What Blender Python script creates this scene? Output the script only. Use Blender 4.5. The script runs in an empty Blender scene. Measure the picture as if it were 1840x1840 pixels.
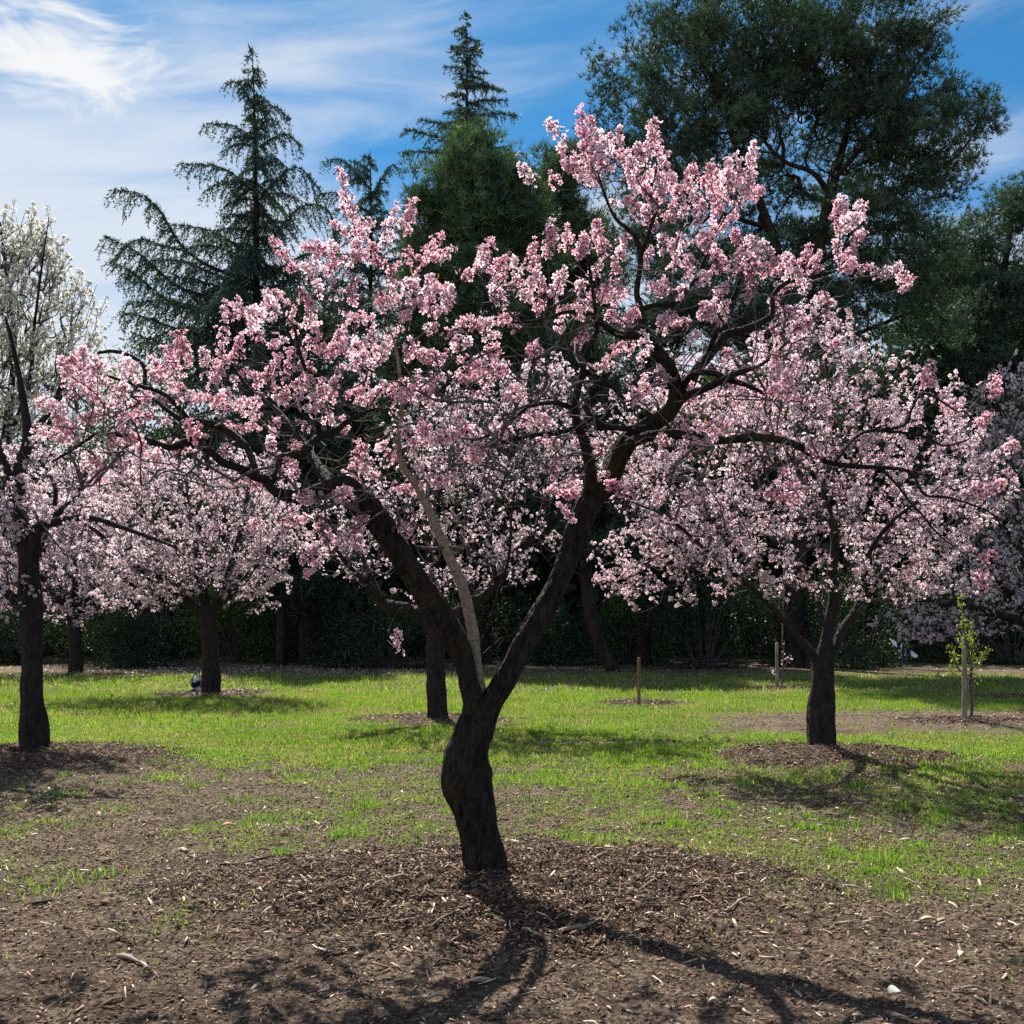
import bpy, math, random
import numpy as np
from mathutils import Vector

SEED = 7
CAMH = 1.5
HOR = 1120.0
F = 1840.0
C = bpy.context.scene.collection
scene = bpy.context.scene
R = np.random.default_rng(SEED)


def W(px, py, Y):
    """where a thing seen at this spot stands, Y metres away from the photographer"""
    return np.array([(px - 920.0) / F * Y, Y, CAMH - (py - HOR) / F * Y])


def G(px, py):
    Y = CAMH * F / (py - HOR)
    return np.array([(px - 920.0) / F * Y, Y])


def nrm(v):
    v = np.asarray(v, float)
    return v / np.maximum(np.linalg.norm(v, axis=-1, keepdims=True), 1e-9)


# ------------------------------------------------------------------ value noise
def _hash(ix, iy, s):
    h = (ix.astype(np.int64) * 374761393 + iy.astype(np.int64) * 668265263 + s * 974634) & 0xFFFFFFFF
    h = ((h ^ (h >> 13)) * 1274126177) & 0xFFFFFFFF
    return ((h ^ (h >> 16)) & 0xFFFFFF) / float(0xFFFFFF)


def vnoise(x, y, s=0):
    x = np.asarray(x, float); y = np.asarray(y, float)
    ix = np.floor(x); iy = np.floor(y)
    fx = x - ix; fy = y - iy
    fx = fx * fx * (3 - 2 * fx); fy = fy * fy * (3 - 2 * fy)
    a = _hash(ix, iy, s); b = _hash(ix + 1, iy, s)
    c = _hash(ix, iy + 1, s); d = _hash(ix + 1, iy + 1, s)
    return (a * (1 - fx) + b * fx) * (1 - fy) + (c * (1 - fx) + d * fx) * fy


def fbm(x, y, s=0, o=4):
    t = 0; a = 0.5; n = 0
    for k in range(o):
        t = t + a * vnoise(x * 2 ** k + 17.3 * k, y * 2 ** k - 9.1 * k, s + k); n += a; a *= 0.5
    return t / n


def sstep(a, b, x):
    t = np.clip((np.asarray(x, float) - a) / (b - a), 0, 1)
    return t * t * (3 - 2 * t)


# ------------------------------------------------------------------ mesh building
class MB:
    def __init__(self):
        self.v = []; self.q = []; self.t = []; self.c = []; self.n = 0

    def add(self, v, q=None, t=None, c=None):
        v = np.asarray(v, np.float32).reshape(-1, 3)
        if q is not None and len(q): self.q.append(np.asarray(q, np.int32).reshape(-1, 4) + self.n)
        if t is not None and len(t): self.t.append(np.asarray(t, np.int32).reshape(-1, 3) + self.n)
        self.v.append(v)
        if c is None: c = np.ones((len(v), 3), np.float32)
        c = np.asarray(c, np.float32)
        if c.ndim == 1: c = np.tile(c, (len(v), 1))
        self.c.append(c)
        self.n += len(v)

    def build(self, name, mat, parent=None, smooth=False, attrs=None):
        v = np.concatenate(self.v) if self.v else np.zeros((0, 3), np.float32)
        c = np.concatenate(self.c) if self.c else np.zeros((0, 3), np.float32)
        off = np.zeros(3, np.float32)
        if parent is not None:
            p = parent
            while p is not None:
                off += np.array(p.location, np.float32); p = p.parent
        me = bpy.data.meshes.new(name)
        q = np.concatenate(self.q) if self.q else np.zeros((0, 4), np.int32)
        t = np.concatenate(self.t) if self.t else np.zeros((0, 3), np.int32)
        me.vertices.add(len(v)); me.vertices.foreach_set('co', (v - off).ravel())
        me.loops.add(len(q) * 4 + len(t) * 3)
        me.polygons.add(len(q) + len(t))
        me.loops.foreach_set('vertex_index', np.concatenate([q.ravel(), t.ravel()]).astype(np.int32))
        st = np.concatenate([np.arange(len(q)) * 4, len(q) * 4 + np.arange(len(t)) * 3]).astype(np.int32)
        me.polygons.foreach_set('loop_start', st)
        if smooth:
            me.polygons.foreach_set('use_smooth', np.ones(len(st), bool))
        me.update(calc_edges=True)
        a = me.attributes.new('Col', 'FLOAT_COLOR', 'POINT')
        a.data.foreach_set('color', np.concatenate([c, np.ones((len(c), 1), np.float32)], 1).ravel())
        for k, val in (attrs or {}).items():
            a = me.attributes.new(k, 'FLOAT', 'POINT'); a.data.foreach_set('value', np.asarray(val, np.float32))
        me.materials.append(mat)
        o = bpy.data.objects.new(name, me); C.objects.link(o)
        if parent is not None: o.parent = parent
        return o


def tag(o, label=None, cat=None, group=None, kind=None):
    if label: o['label'] = label
    if cat: o['category'] = cat
    if group: o['group'] = group
    if kind: o['kind'] = kind
    return o


def thing(name, label, cat, loc, group=None):
    o = bpy.data.objects.new(name, None); C.objects.link(o)
    o.location = [float(a) for a in loc]; o.empty_display_size = 0.2
    return tag(o, label, cat, group)


def catmull(p, n=5):
    p = np.asarray(p, float)
    if len(p) < 3:
        t = np.linspace(0, 1, n + 1)[:, None]
        return p[0] * (1 - t) + p[-1] * t
    P = np.vstack([2 * p[0] - p[1], p, 2 * p[-1] - p[-2]])
    out = []
    for i in range(1, len(P) - 2):
        t = np.linspace(0, 1, n, endpoint=False)[:, None]
        a, b, c, d = P[i - 1], P[i], P[i + 1], P[i + 2]
        out.append(0.5 * (2 * b + (c - a) * t + (2 * a - 5 * b + 4 * c - d) * t ** 2 + (3 * b - a - 3 * c + d) * t ** 3))
    out.append(P[-2][None])
    return np.vstack(out)


def tube(mb, pts, rad, sides=8, col=(1, 1, 1), rough=0.0, rng=R, cap=True, ridge=0.0):
    pts = np.asarray(pts, float); n = len(pts)
    rad = np.broadcast_to(np.asarray(rad, float), (n,))
    T = np.gradient(pts, axis=0); T = nrm(T)
    u = np.cross(T[0], [0.13, 0.2, 0.97] if abs(T[0][2]) < 0.9 else [1, 0, 0]); u = u / np.linalg.norm(u)
    ang = np.linspace(0, 2 * math.pi, sides, endpoint=False)
    ca, sa = np.cos(ang), np.sin(ang)
    V = np.empty((n, sides, 3))
    run = np.concatenate([[0], np.cumsum(np.linalg.norm(np.diff(pts, axis=0), axis=1))])
    for i in range(n):
        u = u - T[i] * np.dot(u, T[i]); u = u / max(np.linalg.norm(u), 1e-9)
        w = np.cross(T[i], u)
        r = rad[i]
        if ridge > 0:
            q = run[i]
            r = r * (1 + ridge * 2 * (fbm(ca * 2.6 + 20 + q * 1.1, sa * 2.6 + q * 2.3, 91, 3) - 0.5) + ridge * 1.2 * (fbm(ca * 7 + 50, sa * 7 + q * 4, 95, 2) - 0.5))
        if rough > 0:
            r = r * (1 + rough * (0.6 * np.sin(ang * 3 + i * 0.23) * 0.5 + rng.normal(0, 0.5, sides)))
            V[i] = pts[i] + (ca * r)[:, None] * u + (sa * r)[:, None] * w
        else:
            V[i] = pts[i] + r * (ca[:, None] * u + sa[:, None] * w)
    i = np.arange(n - 1)[:, None]; j = np.arange(sides)[None]
    j2 = (j + 1) % sides
    q = np.stack([i * sides + j, i * sides + j2, (i + 1) * sides + j2, (i + 1) * sides + j], -1).reshape(-1, 4)
    V = V.reshape(-1, 3); t = None
    if cap:
        V = np.vstack([V, pts[-1] + T[-1] * rad[-1] * 0.4])
        b = (n - 1) * sides
        t = np.array([[b + k, b + (k + 1) % sides, n * sides] for k in range(sides)])
    mb.add(V, q, t, c=np.asarray(col))


# ------------------------------------------------------------------ materials
def newmat(name):
    m = bpy.data.materials.new(name); m.use_nodes = True
    nt = m.node_tree; nt.nodes.clear()
    return m, nt, nt.nodes, nt.links


def ramp(nodes, stops, interp='LINEAR'):
    r = nodes.new('ShaderNodeValToRGB'); cr = r.color_ramp; cr.interpolation = interp
    while len(cr.elements) > 1: cr.elements.remove(cr.elements[-1])
    cr.elements[0].position = stops[0][0]; cr.elements[0].color = (*stops[0][1], 1)
    for p, c in stops[1:]:
        e = cr.elements.new(p); e.color = (*c, 1)
    return r


def leaf_mat(name, trans=0.5, gloss=0.0, rough=0.5, tint=(1, 1, 1), ttint=(1, 1, 1)):
    m, nt, N, L = newmat(name)
    at = N.new('ShaderNodeAttribute'); at.attribute_name = 'Col'
    d = N.new('ShaderNodeBsdfDiffuse'); t = N.new('ShaderNodeBsdfTranslucent')
    mul = N.new('ShaderNodeMix'); mul.data_type = 'RGBA'; mul.blend_type = 'MULTIPLY'; mul.inputs[0].default_value = 1
    L.new(at.outputs['Color'], mul.inputs[6]); mul.inputs[7].default_value = (*ttint, 1)
    L.new(at.outputs['Color'], d.inputs['Color']); L.new(mul.outputs[2], t.inputs['Color'])
    mx = N.new('ShaderNodeMixShader'); mx.inputs[0].default_value = trans
    L.new(d.outputs[0], mx.inputs[1]); L.new(t.outputs[0], mx.inputs[2])
    out = N.new('ShaderNodeOutputMaterial'); last = mx
    if gloss > 0:
        g = N.new('ShaderNodeBsdfGlossy'); g.inputs['Roughness'].default_value = rough
        m2 = N.new('ShaderNodeMixShader'); m2.inputs[0].default_value = gloss
        L.new(mx.outputs[0], m2.inputs[1]); L.new(g.outputs[0], m2.inputs[2]); last = m2
    L.new(last.outputs[0], out.inputs['Surface'])
    return m


def bark_mat(name, c1, c2, scale=6.0, bump=0.6, moss=0.0, stretch=0.25, dist=0.02):
    m, nt, N, L = newmat(name)
    tc = N.new('ShaderNodeTexCoord'); mp = N.new('ShaderNodeMapping'); mp.inputs['Scale'].default_value = (1, 1, stretch)
    L.new(tc.outputs['Object'], mp.inputs['Vector'])
    n1 = N.new('ShaderNodeTexNoise'); n1.inputs['Scale'].default_value = scale * 6; n1.inputs['Detail'].default_value = 6
    vo = N.new('ShaderNodeTexVoronoi'); vo.inputs['Scale'].default_value = scale * 8; vo.feature = 'DISTANCE_TO_EDGE'
    L.new(mp.outputs[0], n1.inputs['Vector']); L.new(mp.outputs[0], vo.inputs['Vector'])
    rp = ramp(N, [(0.3, c1), (0.7, c2)]); L.new(n1.outputs[0], rp.inputs[0])
    col = rp.outputs[0]
    if moss > 0:
        n2 = N.new('ShaderNodeTexNoise'); n2.inputs['Scale'].default_value = 3.5; n2.inputs['Detail'].default_value = 5
        L.new(tc.outputs['Object'], n2.inputs['Vector'])
        r2 = ramp(N, [(0.56, (0, 0, 0)), (0.68, (moss, moss, moss))]); L.new(n2.outputs[0], r2.inputs[0])
        mm = N.new('ShaderNodeMix'); mm.data_type = 'RGBA'; L.new(r2.outputs[0], mm.inputs[0]); L.new(col, mm.inputs[6])
        mm.inputs[7].default_value = (0.055, 0.045, 0.010, 1); col = mm.outputs[2]
    b = N.new('ShaderNodeBsdfPrincipled'); b.inputs['Roughness'].default_value = 0.9
    b.inputs['Specular IOR Level'].default_value = 0.2
    L.new(col, b.inputs['Base Color'])
    ad = N.new('ShaderNodeMath'); ad.operation = 'ADD'
    ml = N.new('ShaderNodeMath'); ml.operation = 'MULTIPLY'; ml.inputs[1].default_value = 1.2
    L.new(vo.outputs['Distance'], ml.inputs[0]); L.new(ml.outputs[0], ad.inputs[0]); L.new(n1.outputs[0], ad.inputs[1])
    bp = N.new('ShaderNodeBump'); bp.inputs['Strength'].default_value = bump; bp.inputs['Distance'].default_value = dist
    L.new(ad.outputs[0], bp.inputs['Height']); L.new(bp.outputs[0], b.inputs['Normal'])
    o = N.new('ShaderNodeOutputMaterial'); L.new(b.outputs[0], o.inputs['Surface'])
    return m


def col_mat(name, rough=0.7, spec=0.3):
    m, nt, N, L = newmat(name)
    at = N.new('ShaderNodeAttribute'); at.attribute_name = 'Col'
    tc = N.new('ShaderNodeTexCoord'); n1 = N.new('ShaderNodeTexNoise'); n1.inputs['Scale'].default_value = 60
    L.new(tc.outputs['Object'], n1.inputs['Vector'])
    rp = ramp(N, [(0.3, (0.7, 0.7, 0.7)), (0.7, (1.1, 1.1, 1.1))]); L.new(n1.outputs[0], rp.inputs[0])
    mul = N.new('ShaderNodeMix'); mul.data_type = 'RGBA'; mul.blend_type = 'MULTIPLY'; mul.inputs[0].default_value = 1
    L.new(at.outputs['Color'], mul.inputs[6]); L.new(rp.outputs[0], mul.inputs[7])
    b = N.new('ShaderNodeBsdfPrincipled'); b.inputs['Roughness'].default_value = rough
    b.inputs['Specular IOR Level'].default_value = spec
    L.new(mul.outputs[2], b.inputs['Base Color'])
    o = N.new('ShaderNodeOutputMaterial'); L.new(b.outputs[0], o.inputs['Surface'])
    return m


M = {}
M['bark'] = bark_mat('almond_bark', (0.010, 0.008, 0.007), (0.046, 0.039, 0.032), 5, 1.0, 0.6, 0.3, 0.05)
M['bark_far'] = bark_mat('old_bark', (0.012, 0.010, 0.009), (0.036, 0.031, 0.027), 3, 0.8, 0.2, 0.4, 0.03)
M['pale'] = bark_mat('pale_young_bark', (0.14, 0.10, 0.07), (0.36, 0.29, 0.22), 7, 0.3, 0.0, 1.6, 0.006)
M['twig'] = bark_mat('twig_bark', (0.04, 0.034, 0.031), (0.15, 0.135, 0.13), 8, 0.2, 0.15, 1.0, 0.004)
M['pinebark'] = bark_mat('pine_bark', (0.013, 0.010, 0.009), (0.045, 0.034, 0.028), 1.2, 0.8, 0, 0.4, 0.06)
M['petal'] = leaf_mat('pink_petals', 0.60, ttint=(1.0, 0.95, 0.97))
M['wpetal'] = leaf_mat('white_petals', 0.52)
M['needle'] = leaf_mat('conifer_needles', 0.22, 0.05, 0.45, ttint=(1.2, 1.25, 0.6))
M['leaf'] = leaf_mat('shrub_leaves', 0.3, 0.03, 0.4, ttint=(1.3, 1.4, 0.5))
M['newleaf'] = leaf_mat('young_leaves', 0.55, 0.03, 0.4)
M['grass'] = leaf_mat('grass_blades', 0.6, 0.03, 0.4, ttint=(1.12, 1.15, 0.55))
M['chip'] = col_mat('wood_chips', 0.75, 0.3)
M['wood'] = bark_mat('weathered_stake_wood', (0.14, 0.11, 0.08), (0.34, 0.29, 0.23), 5, 0.4, 0, 0.15, 0.004)
M['redwood'] = bark_mat('tan_stake_wood', (0.13, 0.075, 0.04), (0.27, 0.165, 0.10), 5, 0.4, 0, 0.15, 0.004)
M['feather'] = leaf_mat('plumage', 0.5, 0.03, 0.4)

# ------------------------------------------------------------------ the ground
RINGS = [  # x, y, radius x, radius y, mound height
    (-0.10, 5.75, 1.75, 1.15, 0.10),
    (G(75, 1362)[0], 11.3, 1.55, 1.35, 0.11),
    (G(1490, 1362)[0], 11.3, 1.45, 1.15, 0.15),
    (G(785, 1293)[0], 15.9, 1.35, 1.2, 0.06),
    (G(385, 1247)[0], 21.6, 1.5, 1.4, 0.06),
    (G(135, 1210)[0], 30.5, 2.4, 1.6, 0.06),
    (G(1150, 1264)[0], 19.2, 0.9, 0.9, 0.05),
    (G(1395, 1236)[0], 23.6, 0.8, 0.8, 0.05),
    (G(1745, 1296)[0], 15.7, 1.2, 0.6, 0.06),
    (G(1850, 1250)[0], 20.8, 1.6, 0.9, 0.05),
    (G(1130, 1335)[0], 12.9, 2.0, 0.30, 0.0),
]


def mulch(x, y):
    m = np.zeros(np.shape(x))
    for k, (cx, cy, rx, ry, h) in enumerate(RINGS):
        e = np.sqrt(((x - cx) / rx) ** 2 + ((y - cy) / ry) ** 2) + 0.75 * (fbm(x * 2.1, y * 2.1, 40, 5) - 0.5)
        w = 0.55 if h == 0 else 1.0
        m = np.maximum(m, w * (1 - sstep(0.62, 1.12, e)))
    return m


def ground_h(x, y):
    x = np.asarray(x, float); y = np.asarray(y, float)
    h = 0.05 * (fbm(x * 0.35, y * 0.35, 3) - 0.5) + 0.028 * (fbm(x * 2.2, y * 2.2, 5) - 0.5)
    for (cx, cy, rx, ry, hh) in RINGS:
        e = ((x - cx) / rx) ** 2 + ((y - cy) / ry) ** 2
        h = h + hh * np.exp(-e * 1.6) * (0.6 + 0.8 * fbm(x * 3, y * 3, 9))
    near = 1 - sstep(12, 20, np.hypot(x, y))
    mu = mulch(x, y)
    h = h + near * (0.040 + 0.03 * mu) * (fbm(x * 6, y * 6, 11, 3) - 0.5) + near * (0.022 + 0.018 * mu) * (fbm(x * 19, y * 19, 14, 2) - 0.5)
    return h * (1 - sstep(60, 90, np.hypot(x, y)))


def grass_d(x, y):
    x = np.asarray(x, float); y = np.asarray(y, float)
    base = np.interp(y, [3, 5.2, 6.2, 7.0, 8.0, 9.4, 10.6, 11.8, 13, 18, 25, 28, 31, 36, 44],
                     [.04, .20, .36, .48, .53, .53, .60, .80, .88, .88, .85, .75, .25, .12, .03])
    u = x / np.maximum(y, 0.1)
    lr = 1 - 0.28 * (1 - sstep(-0.30, -0.02, u)) * (1 - sstep(9.6, 11.2, y))
    lr = lr + 0.5 * sstep(0.15, 0.4, u) * (1 - sstep(6.2, 7.6, y)) * sstep(5.2, 5.8, y)
    dry = sstep(0.10, 0.28, u) * sstep(13.2, 14.2, y) * (1 - sstep(17.0, 18.6, y))
    dry2 = (1 - sstep(-0.25, 0.1, u)) * 0.5 * sstep(9.6, 10, y) * (1 - sstep(10.4, 11.2, y))
    g = base * lr * (1 - 0.78 * dry) * (1 - dry2)
    pat = fbm(x * 1.1, y * 1.0, 21) * 0.55 + fbm(x * 6.5, y * 6.0, 25) * 0.45
    thr = np.interp(g, [0, 1], [0.72, 0.24])
    pm = sstep(thr - 0.06, thr + 0.12, pat)
    return np.clip(g * 0.30 + 0.90 * pm * np.clip(g * 1.6, 0, 1), 0, 1) * (1 - 0.93 * mulch(x, y))


def axis_vals(segs):
    out = []
    for a, b, st in segs:
        out.append(np.arange(a, b, st))
    out.append([segs[-1][1]])
    return np.concatenate(out)


xs = axis_vals([(-900, -100, 100), (-100, -30, 7), (-30, -13, 0.8), (-13, -4.6, 0.16), (-4.6, 4.6, 0.035), (4.6, 13, 0.16), (13, 30, 0.8), (30, 100, 7), (100, 900, 100)])
ys = axis_vals([(-300, -20, 40), (-20, 2, 1.5), (2, 3, 0.25), (3, 9, 0.035), (9, 16, 0.10), (16, 42, 0.4), (42, 100, 4), (100, 1300, 100)])
XX, YY = np.meshgrid(xs, ys)
gx, gy = XX.ravel(), YY.ravel()
gv = np.stack([gx, gy, ground_h(gx, gy)], 1)
nx, ny = len(xs), len(ys)
ii, jj = np.meshgrid(np.arange(ny - 1), np.arange(nx - 1), indexing='ij')
gq = np.stack([ii * nx + jj, ii * nx + jj + 1, (ii + 1) * nx + jj + 1, (ii + 1) * nx + jj], -1).reshape(-1, 4)


def ground_mat():
    m, nt, N, L = newmat('soil_and_turf')
    tc = N.new('ShaderNodeTexCoord')

    def noise(s, d=6, r=0.6):
        n = N.new('ShaderNodeTexNoise'); n.inputs['Scale'].default_value = s; n.inputs['Detail'].default_value = d
        n.inputs['Roughness'].default_value = r; L.new(tc.outputs['Object'], n.inputs['Vector']); return n

    def mix(f, a, b):
        x = N.new('ShaderNodeMix'); x.data_type = 'RGBA'
        for s, v in ((0, f), (6, a), (7, b)):
            if hasattr(v, 'is_output'): L.new(v, x.inputs[s])
            else: x.inputs[s].default_value = v if s == 0 else (*v, 1)
        return x.outputs[2]

    fine = noise(42, 9, 0.8); mid = noise(7, 6); big = noise(1.1, 4)
    soil = ramp(N, [(0.37, (0.014, 0.009, 0.007)), (0.47, (0.080, 0.049, 0.034)), (0.54, (0.195, 0.130, 0.092)), (0.62, (0.44, 0.33, 0.25))])
    L.new(fine.outputs[0], soil.inputs[0])
    tan = ramp(N, [(0.38, (0.03, 0.021, 0.016)), (0.48, (0.135, 0.094, 0.066)), (0.56, (0.275, 0.205, 0.15)), (0.64, (0.50, 0.41, 0.31))])
    L.new(fine.outputs[0], tan.inputs[0])
    mf = ramp(N, [(0.42, (0, 0, 0)), (0.62, (0.75, 0.75, 0.75))]); L.new(mid.outputs[0], mf.inputs[0])
    c = mix(mf.outputs[0], soil.outputs[0], tan.outputs[0])
    pr = ramp(N, [(0.40, (0.50, 0.48, 0.46)), (0.54, (1.0, 1.0, 1.0))]); patch = noise(2.3, 7, 0.65); L.new(patch.outputs[0], pr.inputs[0])
    dm = N.new('ShaderNodeMix'); dm.data_type = 'RGBA'; dm.blend_type = 'MULTIPLY'; dm.inputs[0].default_value = 0.9
    L.new(c, dm.inputs[6]); L.new(pr.outputs[0], dm.inputs[7]); c = dm.outputs[2]
    ga = N.new('ShaderNodeAttribute'); ga.attribute_name = 'grassy'
    turf = ramp(N, [(0.4, (0.03, 0.03, 0.012)), (0.5, (0.10, 0.105, 0.035)), (0.62, (0.27, 0.26, 0.12))])
    L.new(fine.outputs[0], turf.inputs[0])
    gf = N.new('ShaderNodeMath'); gf.operation = 'MULTIPLY'; gf.inputs[1].default_value = 0.8
    L.new(ga.outputs['Fac'], gf.inputs[0])
    c = mix(gf.outputs[0], c, turf.outputs[0])
    ma = N.new('ShaderNodeAttribute'); ma.attribute_name = 'mulchy'
    mu = ramp(N, [(0.4, (0.010, 0.006, 0.005)), (0.49, (0.068, 0.042, 0.030)), (0.59, (0.20, 0.13, 0.088))])
    L.new(fine.outputs[0], mu.inputs[0])
    c = mix(ma.outputs['Fac'], c, mu.outputs[0])
    b = N.new('ShaderNodeBsdfPrincipled'); b.inputs['Roughness'].default_value = 0.95; b.inputs['Specular IOR Level'].default_value = 0.15
    L.new(c, b.inputs['Base Color'])
    bp = N.new('ShaderNodeBump'); bp.inputs['Strength'].default_value = 0.9; bp.inputs['Distance'].default_value = 0.03
    L.new(fine.outputs[0], bp.inputs['Height']); L.new(bp.outputs[0], b.inputs['Normal'])
    o = N.new('ShaderNodeOutputMaterial'); L.new(b.outputs[0], o.inputs['Surface'])
    return m


mb = MB(); mb.add(gv, gq)
go = mb.build('ground', ground_mat(), None, True, {'grassy': grass_d(gx, gy), 'mulchy': mulch(gx, gy)})
tag(go, kind='structure')


def scatter(n, y0, y1, margin=0.62, rng=R):
    """random ground spots spread evenly over the visible wedge between two distances"""
    y = np.sqrt(rng.uniform(y0 * y0, y1 * y1, n))
    x = rng.uniform(-margin, margin, n) * y
    return x, y


# ------------------------------------------------------------------ grass
def blades(mb, x, y, hgt, wid, rng, lean=0.55, seg2=True, cols=None):
    n = len(x)
    z = ground_h(x, y) - 0.004
    b = np.stack([x, y, z], 1)
    a = rng.uniform(0, 2 * math.pi, n)
    side = np.stack([np.cos(a), np.sin(a), np.zeros(n)], 1) * (wid * 0.5)[:, None]
    a2 = rng.uniform(0, 2 * math.pi, n)
    ln = np.abs(rng.normal(0, lean, n))
    d = np.stack([np.cos(a2) * ln, np.sin(a2) * ln, np.ones(n)], 1); d = nrm(d)
    h = hgt[:, None]
    if cols is None: cols = np.tile((0.1, 0.18, 0.03), (n, 1))
    if seg2:
        mid = b + d * h * 0.55
        tip = b + d * h * 0.9 + np.stack([np.cos(a2), np.sin(a2), -0.3 * np.ones(n)], 1) * (hgt * ln * 0.35)[:, None]
        V = np.stack([b - side, b + side, mid + side * 0.8, mid - side * 0.8, tip], 1).reshape(-1, 3)
        k = np.arange(n)[:, None] * 5
        mb.add(V, k + np.array([[0, 1, 2, 3]]), k + np.array([[3, 2, 4]]), np.repeat(cols, 5, 0))
    else:
        tip = b + d * h
        V = np.stack([b - side, b + side, tip], 1).reshape(-1, 3)
        k = np.arange(n)[:, None] * 3
        mb.add(V, None, k + np.array([[0, 1, 2]]), np.repeat(cols, 3, 0))


def grass_cols(n, x, y, rng):
    t = rng.random(n)[:, None]
    p = fbm(x * 0.8, y * 0.8, 60)[:, None]
    g1 = np.array([0.080, 0.205, 0.026]); g2 = np.array([0.255, 0.365, 0.050]); dry = np.array([0.40, 0.34, 0.20])
    c = g1 * (1 - t) + g2 * t
    c = c * (0.75 + 0.6 * p)
    dm = (rng.random(n) < 0.14 + 0.4 * sstep(0.5, 0.7, fbm(x * 0.9, y * 1.4, 64)))[:, None]
    return np.where(dm, dry * (0.6 + 0.6 * t), c)


rg = np.random.default_rng(11)
mb = MB()
for (n, y0, y1, hh, ww, s2) in ((190000, 4.2, 9.5, 0.030, 0.0050, True), (190000, 9.5, 14.5, 0.042, 0.0085, True),
                                (170000, 14.5, 22, 0.055, 0.013, False), (130000, 22, 40, 0.075, 0.024, False)):
    x, y = scatter(n, y0, y1, 0.58, rg)
    g = grass_d(x, y)
    keep = rg.random(n) < g * (1.0 if y0 > 9 else 0.9)
    x, y, g = x[keep], y[keep], g[keep]
    k = len(x)
    tall = 1 + 1.3 * sstep(0.60, 0.75, fbm(x * 1.8, y * 1.8, 77))
    h = hh * rg.uniform(0.5, 1.3, k) * (0.6 + 0.5 * g) * tall
    blades(mb, x, y, h, ww * rg.uniform(0.7, 1.3, k), rg, 0.6, s2, grass_cols(k, x, y, rg))
# taller tufts standing in the thin lawn
tx, ty = scatter(520, 5.6, 14.5, 0.54, rg)
kk = rg.random(520) < np.clip(grass_d(tx, ty) + 0.25, 0, 1) * (mulch(tx, ty) < 0.3)
for cx, cy in zip(tx[kk], ty[kk]):
    n = rg.integers(25, 110); s = rg.uniform(0.03, 0.15)
    x = cx + rg.normal(0, s, n); y = cy + rg.normal(0, s, n)
    blades(mb, x, y, rg.uniform(0.03, 0.085, n), np.full(n, 0.006), rg, 0.5, True,
           np.array([0.14, 0.26, 0.035]) * rg.uniform(0.6, 1.5, (n, 1)))
gr = mb.build('grass', M['grass'])
tag(gr, 'short green grass growing in uneven patches under the trees', 'grass', None, 'stuff')


# ------------------------------------------------------------------ chips, crumbs, petals on the ground
def chips(mb, x, y, ln, wd, th, cols, rng, lift=0.004, tilt=0.35):
    n = len(x)
    a = rng.uniform(0, 2 * math.pi, n)
    d = nrm(np.stack([np.cos(a), np.sin(a), rng.normal(0, tilt, n)], 1))
    s = nrm(np.cross(d, np.stack([rng.normal(0, .35, n), rng.normal(0, .35, n), np.ones(n)], 1)))
    u = np.cross(s, d)
    c = np.stack([x, y, ground_h(x, y) + lift], 1)
    hl = (d * (ln * 0.5)[:, None]); hs = s * (wd * 0.5)[:, None]; hu = u * (th * 0.5)[:, None]
    tp = rng.uniform(0.35, 1.0, n)[:, None]
    bow = u * (ln * rng.uniform(-0.12, 0.12, n))[:, None]
    V = np.stack([c - hl - hs - hu, c - hl + hs - hu, c + hl + hs * tp - hu, c + hl - hs * tp - hu,
                  c - hl - hs * .8 + hu, c - hl + hs * .8 + hu, c + hl + hs * tp * .8 + hu, c + hl - hs * tp * .8 + hu,
                  c - hs + hu * 1.2 + bow, c + hs + hu * 1.2 + bow], 1).reshape(-1, 3)
    k = np.arange(n)[:, None, None] * 10
    q = np.array([[4, 5, 9, 8], [8, 9, 6, 7], [0, 1, 5, 4], [2, 3, 7, 6], [1, 2, 6, 5], [3, 0, 4, 7], [3, 2, 1, 0]])[None]
    mb.add(V, (k + q).reshape(-1, 4), None, np.repeat(cols, 10, 0))


rc = np.random.default_rng(5)
PAL = np.array([[0.055, 0.031, 0.022], [0.115, 0.066, 0.042], [0.19, 0.115, 0.07], [0.32, 0.205, 0.12], [0.42, 0.32, 0.22], [0.58, 0.48, 0.36]])


def pal(n, w, rng):
    w = np.array(w, float); w /= w.sum()
    return PAL[rng.choice(len(PAL), n, p=w)] * 1.15 * rng.uniform(0.75, 1.25, (n, 1))


mb = MB()
for k, (cx, cy, rx, ry, h) in enumerate(RINGS):
    n = (17000 if k == 0 else 4200 if k in (1, 2) else 1800 if k == 3 else 900)
    sc = 1.0 if k == 0 else 1.25 if k < 4 else 1.8
    r = np.sqrt(rc.random(n)) * 1.12; a = rc.uniform(0, 2 * math.pi, n); r = r * (1 + 0.45 * rc.random(n) ** 3)
    x = cx + rx * r * np.cos(a); y = cy + ry * r * np.sin(a)
    keep = rc.random(n) < mulch(x, y) + 0.16
    x, y = x[keep], y[keep]; n = len(x)
    chips(mb, x, y, rc.gamma(2.2, 0.016, n).clip(0.012, 0.13) * sc, rc.uniform(0.003, 0.010, n) * sc, rc.uniform(0.002, 0.005, n) * sc,
          pal(n, [6, 5, 3.5, 2.6, 1.5, 0.6] if k == 0 else [6, 5, 3.5, 2, 1, 0.3], rc), rc, 0.008)
mo = mb.build('bark_mulch', M['chip'])
tag(mo, 'dark brown bark and wood chips heaped in rings round the trunks', 'mulch', None, 'stuff')

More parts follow.
